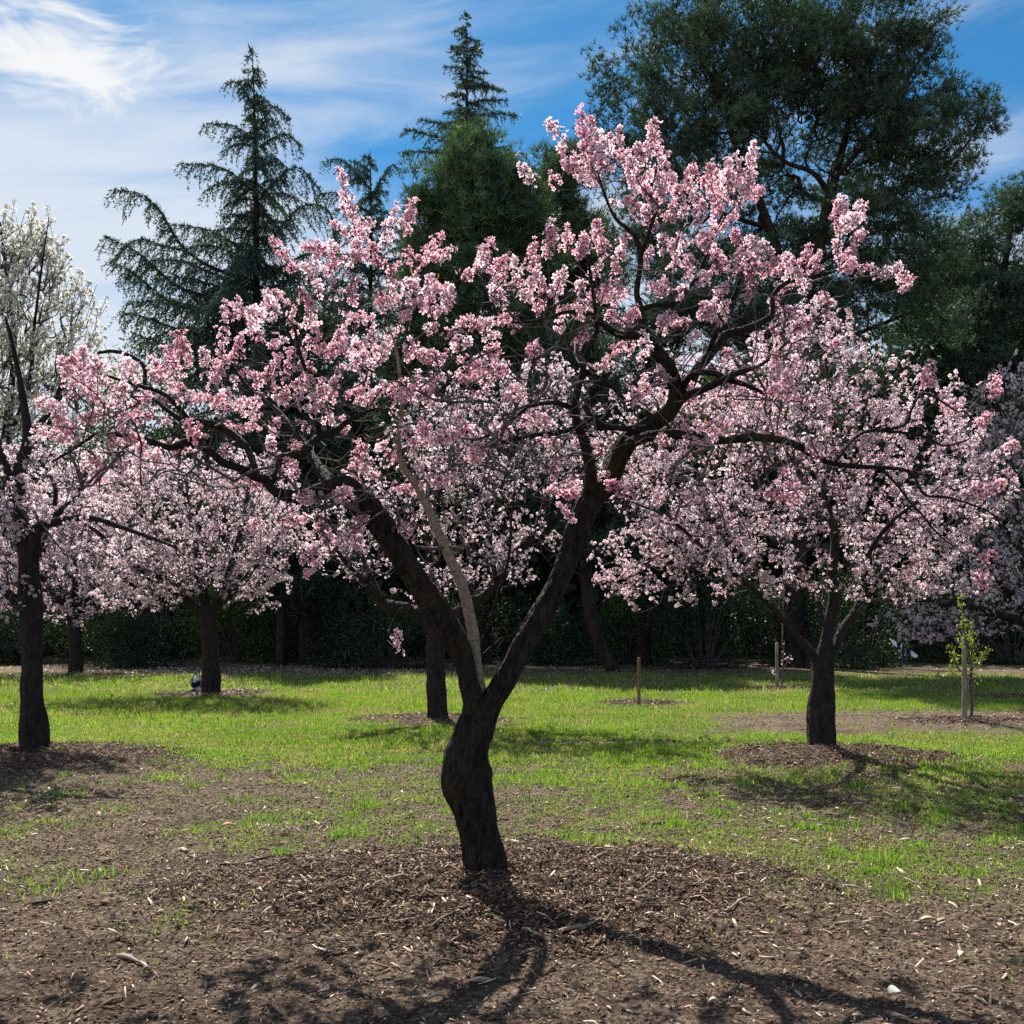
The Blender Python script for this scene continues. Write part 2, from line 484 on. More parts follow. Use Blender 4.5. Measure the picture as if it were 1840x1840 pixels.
mb = MB()
n = 60000
x, y = scatter(n, 3.4, 12, 0.58, rc)
n = len(x)
chips(mb, x, y, rc.gamma(2, 0.009, n).clip(0.006, 0.08), rc.uniform(0.003, 0.010, n), rc.uniform(0.002, 0.006, n),
      pal(n, [5, 5, 3.5, 3, 2.6, 1.3], rc), rc, 0.004)
n = 700   # longer pale slivers and curled dry leaves
x, y = scatter(n, 3.6, 10, 0.56, rc)
chips(mb, x, y, rc.uniform(0.03, 0.10, n), rc.uniform(0.006, 0.018, n), np.full(n, 0.003), pal(n, [0, 0.5, 1, 2, 4, 5], rc), rc, 0.009, 0.2)
n = 16000   # coarser scraps farther back
x, y = scatter(n, 11.5, 30, 0.56, rc)
n = len(x); f = y / 12
chips(mb, x, y, rc.gamma(2, 0.014, n).clip(0.01, 0.10) * f, rc.uniform(0.005, 0.013, n) * f, rc.uniform(0.003, 0.006, n), pal(n, [5, 4, 3, 3, 3, 1.6], rc), rc, 0.008)
lo = mb.build('ground_litter', M['chip'])
tag(lo, 'pale splinters, dry leaf bits and soil crumbs strewn on bare ground', 'litter', None, 'stuff')

# ------------------------------------------------------------------ flowers
PET = np.array([(-0.50, 0.62), (-0.22, 0.98), (0.22, 0.98), (0.50, 0.62)])


def flowers(mb, Cn, Nn, r, rng, white=0.0, calyx=True, pale=0.0, tone=None):
    n = len(Cn)
    if n == 0: return
    Nn = nrm(Nn)
    t = nrm(np.cross(Nn, rng.normal(size=(n, 3)))); b = np.cross(Nn, t)
    cup = rng.uniform(0.05, 0.75, n)
    rot = rng.uniform(0, 2 * math.pi, n)
    V = np.zeros((n, 5, 5, 3), np.float32)
    for k in range(5):
        V[:, k, 0] = Cn
        for m, (da, rr) in enumerate(PET):
            a = rot + k * 2 * math.pi / 5 + da + rng.normal(0, 0.05, n)
            rad = (r * rr * np.sqrt(1 - (cup * 0.75) ** 2))[:, None]
            zz = (r * rr * cup * (0.9 if m in (1, 2) else 1.05) + rng.normal(0, 0.05, n) * r)[:, None]
            V[:, k, m + 1] = Cn + t * (np.cos(a)[:, None] * rad) + b * (np.sin(a)[:, None] * rad) + Nn * zz
    tone = np.clip((rng.random(n) * 0.5 if tone is None else tone)[:, None] + pale, 0, 1.25)
    if white > 0:
        ctr = np.array([0.45, 0.42, 0.22]) * np.ones((n, 1)); mid = np.array([0.80, 0.80, 0.72]) * np.ones((n, 1)); tip = np.array([0.88, 0.88, 0.82]) * np.ones((n, 1))
    else:
        ctr = np.array([0.30, 0.030, 0.075]) * (1 + 0.6 * tone)
        mid = np.array([0.78, 0.38, 0.48]) * (1 - tone) + np.array([0.90, 0.76, 0.80]) * tone
        tip = np.array([0.93, 0.74, 0.80]) * (1 - tone) + np.array([0.96, 0.93, 0.935]) * tone
    col = np.stack([ctr, mid, tip, tip, mid], 1)[:, None].repeat(5, 1)
    col = np.clip(col * rng.uniform(0.85, 1.08, (n, 1, 1, 1)), 0, 0.95)
    kq = np.arange(n * 5)[:, None] * 5
    mb.add(V.reshape(-1, 3), kq + np.array([[1, 2, 3, 4]]), kq + np.array([[0, 1, 4]]), col.reshape(-1, 3))
    if calyx:
        s = t * (r * 0.16)[:, None]; s2 = b * (r * 0.16)[:, None]
        base = Cn - Nn * (r * 0.75)[:, None]; top = Cn - Nn * (r * 0.02)[:, None]
        V = np.stack([base, top - s - s2, top + s - s2, top + s2 * 1.4], 1).reshape(-1, 3)
        k = np.arange(n)[:, None, None] * 4
        tr = (k + np.array([[0, 1, 2], [0, 2, 3], [0, 3, 1]])[None]).reshape(-1, 3)
        cc = np.array([0.16, 0.10, 0.05]) if white > 0 else np.array([0.17, 0.03, 0.035])
        mb.add(V, None, tr, cc)


def brush(segs, per_m, r, rng, spread=(0.012, 0.04)):
    """flower spots packed all round a twig, like a bottle brush"""
    Cs, Ns, Ts = [], [], []
    for (a, b) in segs:
        a = np.asarray(a); b = np.asarray(b)
        ln = np.linalg.norm(b - a)
        n = max(5, int(ln * per_m * rng.uniform(0.6, 1.25))); tn = rng.uniform(-0.1, 0.75)
        t = rng.random(n) ** 0.9
        ax = (b - a) / max(ln, 1e-6)
        rad = nrm(np.cross(ax, rng.normal(size=(n, 3))))
        rad = nrm(rad + np.array([0, 0, 0.25]))
        s = rng.uniform(spread[0], spread[1], n) * (1.0 - 0.45 * t ** 3)
        p = a + (b - a) * t[:, None] + rng.normal(0, 0.004, (n, 3))
        Cs.append(p + rad * s[:, None]); Ns.append(rad + ax * (0.25 + 0.5 * t)[:, None] + rng.normal(0, 0.35, (n, 3)))
        Ts.append(np.clip(tn + rng.normal(0, .15, n + 5), 0, 1))
        e = 5   # the flowers that close the tip
        Cs.append(b + ax * rng.uniform(0.0, 0.02, (e, 1)) + rng.normal(0, 0.012, (e, 3))); Ns.append(ax + rng.normal(0, 0.5, (e, 3)))
    return np.vstack(Cs), np.vstack(Ns), np.concatenate(Ts)


# ------------------------------------------------------------------ branching
def grow(limbs, clusters, rng, r0=0.003, wig=0.02, step=0.09, expo=0.42, side=5, maxr=0.03):
    """limbs: smoothed (n,4) arrays; every cluster (base, tip) is joined to the nearest fitting branch by a curved twig"""
    pos = []; tan = []; par = []; lim = []
    for l in limbs:
        T = nrm(np.gradient(l[:, :3], axis=0))
        for i in range(len(l)):
            pos.append(l[i, :3]); tan.append(T[i]); par.append(-1); lim.append(l[i, 3])
    cap = len(pos) + len(clusters) * 30
    PO = np.zeros((cap, 3)); TA = np.zeros((cap, 3)); PA = np.full(cap, -1, int); CNT = np.zeros(cap)
    n = len(pos); n_l = n
    PO[:n] = pos; TA[:n] = tan
    LR = np.array(lim)
    B = np.array([c[0] for c in clusters])
    dmin = np.full(len(B), 1e9)
    for s in range(0, n, 400):
        dd = np.linalg.norm(B[:, None] - PO[None, s:min(n, s + 400)], axis=2).min(1); dmin = np.minimum(dmin, dd)
    paths = []
    for ci in np.argsort(dmin):
        b, tip = clusters[ci][0], clusters[ci][1]
        d = b - PO[:n]; L = np.linalg.norm(d, axis=1) + 1e-6
        cosv = (d * TA[:n]).sum(1) / L
        cost = L * (1 + 0.55 * (1 - cosv))
        k = int(np.argmin(cost)); l = L[k]
        ax = nrm(tip - b)
        out = nrm(TA[k] * 0.6 + nrm(b - PO[k]) * 0.7 + rng.normal(0, 0.25, 3))
        m = int(min(24, max(2, round(l / step))))
        t = np.linspace(0, 1, m + 1)[:, None]
        p0, p1 = PO[k], b
        h = (2 * t ** 3 - 3 * t ** 2 + 1) * p0 + (t ** 3 - 2 * t ** 2 + t) * out * l * 0.9 + (-2 * t ** 3 + 3 * t ** 2) * p1 + (t ** 3 - t ** 2) * ax * l * 0.9
        h[1:-1] += rng.normal(0, wig, (max(m - 1, 0), 3)) * min(1, l)
        full = np.vstack([h, tip])
        s = n
        T = nrm(np.gradient(full, axis=0))
        for i in range(1, len(full)):
            if n >= cap: break
            PO[n] = full[i]; TA[n] = T[i]; PA[n] = k if i == 1 else n - 1
            n += 1
        paths.append((k, s, n))
    for i in range(n - 1, n_l - 1, -1):
        CNT[i] += 1.0 if i + 1 >= n or PA[i + 1] != i else 0
        CNT[i] = max(CNT[i], 1)
        if PA[i] >= 0: CNT[PA[i]] += CNT[i]
    lines = []
    for (k, s, e) in paths:
        if e <= s: continue
        pts = np.vstack([PO[k], PO[s:e]])
        cn = np.concatenate([[CNT[s]], CNT[s:e]])
        rad = np.minimum(r0 * cn ** expo, maxr)
        if k < n_l: rad = np.minimum(rad, LR[k] * 0.8)
        rad[-1] = r0 * 0.6
        lines.append((pts, rad))
    return lines


def limb(pts, n=6):
    """pts: (px, py, depth, width in px) -> smoothed x,y,z,radius"""
    a = np.array([[*W(p[0], p[1], p[2]), p[3] * 0.5 / F * p[2]] for p in pts])
    return catmull(a, n)


def leaf_quads(mb, P, D, L, Wd, rng, cols):
    n = len(P)
    D = nrm(D); s = nrm(np.cross(D, rng.normal(size=(n, 3)))) * (np.asarray(Wd) * 0.5)[:, None]
    L = np.asarray(L)[:, None]
    V = np.stack([P - s * 0.5, P + s * 0.5, P + D * L * 0.55 + s, P + D * L, P + D * L * 0.55 - s], 1).reshape(-1, 3)
    k = np.arange(n)[:, None] * 5
    mb.add(V, np.vstack([k + np.array([[0, 1, 2, 4]])]), k + np.array([[4, 2, 3]]), np.repeat(cols, 5, 0))


def needle_quads(mb, P, D, L, Wd, rng, cols):
    n = len(P)
    D = nrm(D); s = nrm(np.cross(D, rng.normal(size=(n, 3)))) * (np.asarray(Wd) * 0.5)[:, None]
    e = P + D * np.asarray(L)[:, None]
    V = np.stack([P - s, P + s, e + s * 0.35, e - s * 0.35], 1).reshape(-1, 3)
    mb.add(V, np.arange(n * 4).reshape(-1, 4), None, np.repeat(cols, 4, 0))


def crown_targets(ells, n, rng, trunk_xy, shell=0.5):
    """random twig ends through a set of (px, py, rx, ry, depth, depth radius) ellipsoids"""
    w = np.array([e[2] * e[3] for e in ells], float); w /= w.sum()
    out = []
    for i in range(n):
        e = ells[rng.choice(len(ells), p=w)]
        d = nrm(rng.normal(size=3)); r = rng.random() ** shell
        d = d * r
        Y = e[4] + d[1] * e[5]
        out.append(W(e[0] + d[0] * e[2], e[1] + d[2] * e[3], Y))
    return np.array(out)


def almond(name, label, base_px, limbs, ells, n_t, rng, white=0, fl=16, fr=0.024, pale=0.1, bare=0.15, r0=0.0035, group=None, seg=0.22, droop=0.1, calyx=True):
    D0 = limbs[0][0][2]
    root = W(base_px[0], base_px[1], D0)
    t = thing(name, label, 'almond tree', root, group)
    LM = [limb(l) for l in limbs]
    mb = MB()
    for k, l in enumerate(LM):
        tube(mb, l[:, :3] - (np.array([0, 0, 0.06]) if k == 0 else 0), l[:, 3], 18 if k == 0 else 10, rough=0.03, rng=rng, ridge=0.18)
    mb.build('trunk', M['bark_far'], t, True)
    tips = crown_targets(ells, n_t, rng, root)
    ctr = np.array([root[0], root[1], tips[:, 2].min()])
    cl = []
    for p in tips:
        d = nrm(nrm(p - ctr) + rng.normal(0, 0.55, 3) + np.array([0, 0, 0.25 - droop]))
        cl.append((p - d * seg * rng.uniform(0.6, 1.3), p))
    lines = grow(LM, cl, rng, r0, 0.03, 0.14, maxr=0.035)
    mb = MB()
    for pts, rad in lines: tube(mb, pts, rad, 4, cap=False)
    mb.build('branches', M['twig'], t, True)
    segs = [c for c in cl if rng.random() > bare]
    Cn, Nn, Tn = brush(segs, fl / seg, fr, rng, (0.015, 0.08))
    mb = MB()
    flowers(mb, Cn, Nn, fr * rng.uniform(0.8, 1.25, len(Cn)), rng, white, calyx, pale, Tn)
    mb.build('blossom', M['wpetal'] if white else M['petal'], t)
    return t


# ------------------------------------------------------------------ the main almond tree
rm = np.random.default_rng(3)
D = 5.87
main = thing('almond_tree', 'nearest almond tree, forked dark trunk and full pink blossom, in the middle', 'almond tree', W(875, 1592, D))
ML = [
    [(878, 1612, D, 112), (875, 1594, D, 92), (872, 1570, D, 80), (870, 1546, D, 76), (857, 1480, D, 74), (849, 1443, D, 76), (837, 1402, D, 84), (836, 1366, D, 78), (843, 1332, D, 73), (850, 1310, D, 74), (858, 1288, D, 66)],
    [(850, 1316, D, 60), (850, 1285, D - .02, 46), (850, 1259, D - .03, 38), (841, 1222, D - .05, 36), (836, 1195, D - .06, 37), (818, 1151, D - .08, 42), (778, 1088, D - .12, 47), (737, 1026, D - .16, 45), (708, 978, D - .18, 46), (675, 930, D - .2, 46), (645, 900, D - .2, 48), (615, 876, D - .2, 44), (575, 884, D - .22, 30), (537, 894, D - .24, 24), (500, 888, D - .26, 21)],
    [(858, 1300, D, 64.0), (884, 1258, D + .02, 44.0), (913, 1212, D + .05, 40.5), (947, 1148, D + .1, 38.6), (990, 1074, D + .15, 38.6), (1023, 1000, D + .2, 40.5), (1038, 950, D + .22, 42.3), (1058, 900, D + .24, 44.2), (1090, 868, D + .25, 42.3), (1112, 820, D + .27, 40.5), (1135, 787, D + .28, 36.8), (1165, 766, D + .28, 33.1), (1200, 745, D + .25, 27.6), (1214, 722, D + .24, 27.6)],
    # left: low arm reaching far left
    [(500, 888, D - .26, 17.6), (486, 876, D - .26, 15.8), (478, 862, D - .26, 16.7), (459, 857, D - .3, 16.7), (440, 846, D - .3, 15.8), (420, 838, D - .34, 15.0), (398, 830, D - .38, 14.1), (376, 809, D - .4, 13.2), (343, 793, D - .45, 13.2), (306, 804, D - .5, 11.4), (267, 793, D - .52, 10.6), (224, 783, D - .55, 8.8), (180, 778, D - .6, 7.0), (159, 789, D - .6, 6.2), (126, 811, D - .62, 4.4), (93, 830, D - .65, 3.5)],
    [(462, 857, D - .3, 12.8), (450, 817, D - .2, 12.0), (437, 796, D - .18, 12.0), (409, 774, D - .12, 13.6), (376, 761, D - .1, 13.6), (340, 756, D - .05, 12.0), (322, 752, D, 11.2), (290, 728, D + .05, 8.0), (262, 700, D + .1, 8.0), (259, 660, D + .12, 7.2), (235, 640, D + .14, 7.2), (203, 631, D + .16, 6.4), (172, 635, D + .18, 4.8)],
    [(484, 868, D - .26, 17), (500, 828, D - .1, 18), (541, 814, D - .02, 17), (576, 783, D + .1, 16), (605, 773, D + .16, 12), (625, 757, D + .2, 9), (664, 738, D + .3, 6), (700, 735, D + .4, 4)],
    [(615, 876, D - .2, 30), (580, 850, D + .1, 20), (540, 790, D + .4, 14), (500, 740, D + .6, 10), (450, 700, D + .75, 7), (420, 660, D + .8, 5)],
    [(576, 783, D + .1, 12), (566, 740, D, 9), (560, 690, D - .1, 8), (540, 640, D - .2, 6), (530, 590, D - .25, 4)],
    [(340, 756, D - .05, 10), (300, 712, D - .2, 8), (240, 690, D - .3, 6), (180, 672, D - .35, 4)],
    # right: forks
    [(1058, 905, D + .24, 30), (1062, 850, D + .15, 22), (1052, 800, D + .1, 19), (1038, 765, D + .08, 17), (1033, 736, D + .05, 15), (1037, 706, D, 14), (1045, 677, D - .02, 12), (1050, 650, D - .05, 11), (1057, 628, D - .06, 10), (1072, 595, D - .08, 9), (1070, 560, D - .1, 8), (1062, 500, D - .12, 6), (1050, 430, D - .15, 5)],
    [(1214, 728, D + .24, 28), (1212, 687, D + .2, 25), (1201, 657, D + .16, 23), (1180, 628, D + .12, 21), (1158, 606, D + .1, 17), (1115, 602, D + .02, 12), (1092, 589, D - .05, 11), (1072, 573, D - .1, 10), (1053, 563, D - .15, 9), (1017, 561, D - .2, 7), (970, 575, D - .25, 5), (920, 580, D - .3, 4)],
    [(1160, 608, D + .1, 16), (1153, 585, D + .12, 14), (1151, 556, D + .15, 13), (1144, 524, D + .18, 11), (1151, 467, D + .2, 10), (1140, 424, D + .22, 8), (1108, 395, D + .24, 6), (1090, 359, D + .25, 5), (1075, 315, D + .26, 4)],
    [(1148, 470, D + .2, 9), (1165, 420, D + .1, 7), (1180, 370, D, 6), (1178, 300, D - .05, 4)],
    [(1151, 556, D + .15, 11), (1180, 547, D + .2, 9), (1213, 544, D + .28, 8), (1250, 500, D + .35, 7), (1280, 430, D + .4, 6), (1300, 380, D + .42, 4)],
    [(1216, 722, D + .24, 26), (1235, 700, D + .3, 22), (1251, 667, D + .34, 19), (1274, 638, D + .4, 17), (1294, 616, D + .44, 15), (1304, 602, D + .45, 15), (1320, 597, D + .47, 14), (1347, 589, D + .5, 13), (1372, 577, D + .52, 12), (1388, 562, D + .54, 10), (1390, 530, D + .56, 9), (1420, 505, D + .58, 8), (1470, 495, D + .6, 7), (1510, 480, D + .6, 6), (1530, 440, D + .6, 4)],
    [(1272, 640, D + .4, 12), (1290, 590, D + .3, 9), (1320, 530, D + .2, 7), (1340, 470, D + .1, 5)],
    [(1225, 700, D + .24, 14), (1240, 676, D + .1, 12), (1259, 669, D + .05, 11), (1284, 671, D, 11), (1310, 683, D - .05, 10), (1333, 689, D - .1, 9), (1357, 699, D - .15, 7), (1400, 720, D - .2, 5)],
    [(1222, 716, D + .24, 16), (1243, 708, D + .1, 13), (1284, 691, D, 12), (1310, 677, D - .1, 11), (1337, 667, D - .2, 9), (1376, 650, D - .3, 6), (1430, 600, D - .35, 4)],
    [(1120, 805, D + .27, 23.7), (1150, 788, D + .15, 20.0), (1184, 782, D + .05, 18.5), (1235, 781, D - .05, 17.8), (1268, 791, D - .15, 16.3), (1317, 790, D - .25, 15.5), (1347, 786, D - .3, 14.8), (1386, 788, D - .38, 14.1), (1425, 798, D - .42, 12.6), (1464, 820, D - .46, 11.1), (1495, 832, D - .5, 9.6), (1540, 838, D - .52, 8.9), (1577, 839, D - .55, 8.1), (1627, 845, D - .6, 6.7), (1644, 859, D - .6, 5.9), (1662, 889, D - .62, 5.2), (1703, 894, D - .65, 4.4), (1744, 906, D - .7, 3.7), (1779, 921, D - .72, 3.0), (1800, 945, D - .74, 2.2)],
    [(1500, 830, D - .5, 7.5), (1533, 790, D - .4, 6.0), (1562, 774, D - .36, 6.0), (1597, 775, D - .34, 5.2), (1656, 783, D - .3, 4.5), (1697, 801, D - .28, 3.8), (1740, 790, D - .25, 3.0)],
    [(1583, 842, D - .55, 6.0), (1612, 871, D - .6, 5.2), (1636, 903, D - .66, 4.5), (1656, 924, D - .7, 3.8), (1691, 965, D - .74, 3.0), (1740, 1000, D - .78, 2.2)],
    [(1590, 773, D - .35, 6), (1627, 762, D - .3, 5), (1638, 736, D - .28, 5), (1662, 707, D - .26, 4), (1720, 740, D - .2, 3)],
    [(1037, 768, D + .08, 10), (1000, 778, D, 9), (950, 783, D - .1, 8), (900, 796, D - .2, 6), (840, 800, D - .3, 4)],
    [(1033, 736, D + .06, 10), (1015, 728, D, 9), (988, 724, D - .1, 8), (949, 732, D - .2, 7), (900, 771, D - .3, 6), (860, 790, D - .36, 4)],
    [(1165, 770, D + .25, 14), (1120, 770, D + .1, 11), (1085, 765, D, 10), (1060, 745, D - .1, 8), (1052, 730, D - .12, 7)],
    [(1205, 690, D + .2, 14), (1180, 680, D, 12), (1160, 688, D - .1, 11), (1145, 700, D - .14, 11), (1130, 725, D - .18, 10), (1105, 700, D - .3, 8), (1080, 680, D - .4, 6)],
    # slender grey shoots in the fork
    [(862, 1182, D + .1, 7), (868, 1150, D + .12, 6), (882, 1108, D + .12, 6), (900, 1050, D + .13, 5), (915, 996, D + .14, 5), (918, 941, D + .15, 4), (925, 880, D + .15, 3)],
    [(860, 1183, D + .1, 5), (880, 1165, D + .12, 4), (903, 1145, D + .14, 3)],
    [(752, 1083, D - .2, 4), (735, 1085, D - .3, 4), (715, 1100, D - .33, 3), (700, 1130, D - .35, 3)],
]
LM = [limb(l) for l in ML]
mb = MB()
for k, l in enumerate(LM):
    big = k < 3
    tube(mb, l[:, :3], l[:, 3], 32 if big else 12, rough=0.02 if big else 0.06, rng=rm, ridge=0.28 if big else 0.18)
mb.build('trunk', M['bark'], main, True)
pale = [(859, 1262, D + .02, 34), (857, 1228, D + .02, 30), (854, 1196, D + .03, 25), (852, 1165, D + .03, 23), (850, 1139, D + .04, 22), (842, 1099, D + .05, 21), (830, 1050, D + .06, 20), (812, 1011, D + .06, 19), (793, 968, D + .06, 18), (775, 926, D + .06, 16), (760, 895, D + .06, 15), (745, 867, D + .05, 14), (722, 835, D + .04, 11), (716, 790, D + .03, 9), (722, 740, D + .02, 8), (719, 682, D + .02, 7), (712, 630, D, 5), (700, 589, D, 3)]
PL = limb(pale)
mb = MB(); tube(mb, PL[:, :3], PL[:, 3], 10, rough=0.05, rng=rm)
mb.build('pale_stem', M['pale'], main, True)
mb = MB()
st = limb([(745, 982, D, 6), (775, 986, D + .03, 7), (805, 984, D + .05, 8), (832, 988, D + .1, 9)])
tube(mb, st[:, :3], st[:, 3], 7, rough=0.08, rng=rm)
LMA = LM + [PL, st]

BR = """640 420 612 312;655 430 620 372;640 410 665 400;530 492 492 436;700 430 712 372;722 425 742 366;690 450 700 400;760 460 790 428;745 470 798 452;
770 545 775 500;800 560 812 520;775 570 770 505;790 575 805 535;560 500 575 445;590 500 600 455;575 520 545 480;620 470 590 440;660 470 640 440;680 480 668 440;720 480 735 455;700 475 705 500;
640 520 630 480;610 540 600 510;575 540 568 515;395 638 405 545;410 575 425 542;440 580 430 550;470 560 450 590;465 558 490 540;500 575 480 535;425 642 432 605;530 602 520 545;555 590 560 545;490 640 495 610;
510 690 525 630;480 690 500 640;540 682 545 640;470 690 440 668;325 650 322 602;345 662 330 618;375 682 365 630;385 700 395 658;150 690 150 630;158 692 142 640;185 690 170 658;108 682 128 664;130 722 132 686;100 742 72 724;95 730 116 736;
230 702 225 650;242 692 235 658;195 697 190 678;270 682 300 650;290 690 276 648;312 682 290 660;95 782 72 776;132 777 118 765;85 785 112 780;270 722 300 720;330 727 362 715;390 740 440 720;400 722 378 714;450 732 472 715;330 702 310 690;
255 832 250 800;170 820 175 862;215 815 220 845;560 702 555 658;590 722 600 688;580 747 563 713;620 722 652 700;640 732 682 700;660 737 692 688;700 722 722 690;730 702 752 680;760 702 792 680;720 722 737 700;640 662 650 640;615 642 610 600;
650 652 640 620;680 652 690 620;620 560 615 600;660 560 665 592;690 562 685 528;720 592 730 560;700 600 690 640;740 612 735 642;585 762 590 738;560 772 543 760;545 817 528 800;640 832 650 800;655 862 660 825;445 962 460 938;572 962 580 938;
555 998 556 1032;583 992 590 958;600 987 622 963;633 992 642 968;567 1012 560 988;705 1140 716 1160;868 634 892 628;866 660 898 663;850 502 833 490;870 482 880 438;880 497 902 470;900 502 912 463;930 502 925 468;880 582 912 570;850 592 882 580;828 573 852 582;
945 492 962 468;985 462 988 410;1002 442 990 400;1020 452 1018 418;1055 272 1043 203;1065 282 1060 213;1080 292 1075 238;1105 282 1113 233;1095 302 1100 258;1042 302 1008 268;1050 297 1048 258;1062 312 1018 298;1090 312 1075 283;1070 332 1060 308;1000 334 990 318;
1165 287 1175 223;1180 277 1172 228;1160 292 1146 266;1140 312 1135 288;1150 332 1128 293;1185 352 1185 288;1200 342 1195 293;1190 382 1185 318;1165 352 1150 328;1245 332 1245 303;1285 352 1275 298;1300 362 1290 308;1310 342 1332 308;1350 302 1356 263;1345 322 1350 278;1335 332 1347 308;1352 352 1368 345;
1320 372 1342 350;1290 382 1300 338;1230 352 1235 328;1250 362 1240 338;1150 382 1128 360;1160 402 1140 363;1180 412 1160 378;1200 402 1212 368;1220 402 1232 373;1250 402 1262 368;1280 402 1292 378;1310 402 1322 378;1105 378 1105 362;1080 442 1070 403;1090 462 1075 418;1110 452 1122 428;1040 462 1052 428;
1200 462 1190 428;1230 452 1225 428;1270 452 1282 428;1290 482 1285 448;1340 472 1320 418;1360 472 1350 428;1380 462 1370 438;1330 492 1347 468;1370 492 1392 468;1390 502 1402 478;1310 502 1322 478;1420 502 1415 458;1440 492 1452 448;1460 492 1472 458;1450 522 1430 488;
1510 432 1505 363;1520 422 1515 358;1535 412 1552 375;1525 402 1542 368;1510 472 1505 438;1520 472 1532 448;1540 492 1562 480;1560 497 1592 490;1588 492 1612 480;1612 521 1630 514;1400 572 1390 538;1410 582 1422 558;1395 612 1388 588;1430 592 1452 580;1470 547 1482 533;1480 562 1492 543;
1050 562 1062 538;1120 602 1130 568;1130 592 1142 558;1035 627 1047 600;1180 532 1192 508;960 562 977 528;940 542 957 508;1000 522 1012 488;970 522 965 488;1030 532 1047 508;1060 502 1077 478;1230 522 1242 488;1260 512 1277 488;1192 782 1168 774;1202 802 1188 788;1240 782 1228 758;1270 792 1292 780;1280 797 1312 785;
1400 692 1395 638;1405 712 1400 678;1370 722 1382 700;1482 742 1474 728;1472 822 1460 798;1490 822 1512 810;1548 802 1562 790;1553 852 1562 838;1660 692 1672 658;1672 702 1665 678;1722 742 1698 724;1770 702 1792 678;1775 722 1792 700;1808 812 1824 800;1750 882 1792 880;1740 892 1762 884;1798 872 1814 858;1770 1012 1782 998;1760 1030 1770 1052;
1040 812 1042 788;1080 812 1073 798;1074 850 1088 853;820 690 840 672;780 660 800 640;850 720 870 700;930 600 925 575;905 545 890 520;1000 600 1010 575;1080 545 1090 515;1110 500 1105 470;1160 480 1165 450;1210 490 1215 460;1290 540 1300 515;1340 540 1350 515;1260 570 1270 545;1220 590 1210 565;1300 650 1310 630;1240 620 1250 600;
560 620 565 590;590 650 600 620;470 620 460 595;520 730 500 715;430 700 420 680;760 600 780 585;800 610 820 590;700 530 720 515;740 520 750 495;620 590 640 570;665 610 670 640;600 690 615 660"""
segs_px = [tuple(float(a) for a in s.split()) for s in BR.replace('\n', '').split(';') if s.strip()]
allL = np.vstack(LMA)
Lpx = 920 + allL[:, 0] / allL[:, 1] * F
Lpy = HOR - (allL[:, 2] - CAMH) / allL[:, 1] * F


def near_depth(x, y):
    k = np.argmin((Lpx - x) ** 2 + (Lpy - y) ** 2)
    return allL[k, 1]


clus = []; nfl = 0
for (x1, y1, x2, y2) in segs_px:
    Y = near_depth(x1, y1) + rm.normal(0, 0.38)
    dy = rm.normal(0, 0.05)
    clus.append((W(x1, y1, Y), W(x2, y2, Y + dy), 1))
    for rep in range(2):
        if rm.random() < 0.24 and y1 < 760:
            jx, jy = rm.normal(0, 28), rm.normal(8, 24)
            Y2 = near_depth(x1, y1) + rm.normal(0, 0.75)
            a = rm.normal(0, 0.5); dx, dz = (x2 - x1), (y2 - y1)
            ddx = dx * math.cos(a) - dz * math.sin(a); ddy = dx * math.sin(a) + dz * math.cos(a)
            s = rm.uniform(0.5, 0.95)
            clus.append((W(x1 + jx, y1 + jy, Y2), W(x1 + jx + ddx * s, y1 + jy + ddy * s, Y2 + rm.normal(0, 0.08)), 1))
# bare or barely flowering twigs through the inside of the crown
for i in range(800):
    if i % 2:
        x, y = rm.uniform(420, 1000), rm.uniform(640, 950)
    else:
        x, y = rm.uniform(860, 1500), rm.uniform(480, 930)
    if rm.random() < 0.15: x, y = rm.uniform(100, 420), rm.uniform(700, 880)
    if (x - 850) ** 2 / 130 ** 2 + (y - 1000) ** 2 / 140 ** 2 < 1: continue
    Y = near_depth(x, y) + rm.normal(0, 0.6)
    a = rm.uniform(-math.pi, math.pi); l = rm.uniform(20, 60)
    clus.append((W(x, y, Y), W(x + l * math.cos(a), y + l * math.sin(a) * 0.7 - 6, Y + rm.normal(0, .1)), 0.12))
lines = grow(LMA, [c[:2] for c in clus], rm, 0.0024, 0.035, 0.07, maxr=0.012)
for pts, rad in lines: tube(mb, pts, rad, 5, cap=False)
mb.build('branches', M['twig'], main, True)
segs = [c[:2] for c in clus if c[2] == 1 or rm.random() < c[2]]
Cn, Nn, Tn = brush(segs, 225, 0.022, rm, (0.010, 0.043))
mb = MB()
flowers(mb, Cn, Nn, 0.0188 * rm.uniform(0.7, 1.25, len(Cn)), rm, 0, True, 0.12, Tn)
# a few small bronze young leaves at the shoot tips
idx = rm.choice(len(segs), 60)
P = np.array([segs[i][1] for i in idx]) + rm.normal(0, 0.02, (60, 3))
leaf_quads(mb, P, np.tile([0, 0, 1.0], (60, 1)) + rm.normal(0, 0.5, (60, 3)), rm.uniform(0.025, 0.045, 60), rm.uniform(0.01, 0.016, 60), rm,
           np.array([0.30, 0.16, 0.04]) * rm.uniform(0.7, 1.3, (60, 1)))
mb.build('blossom', M['petal'], main)

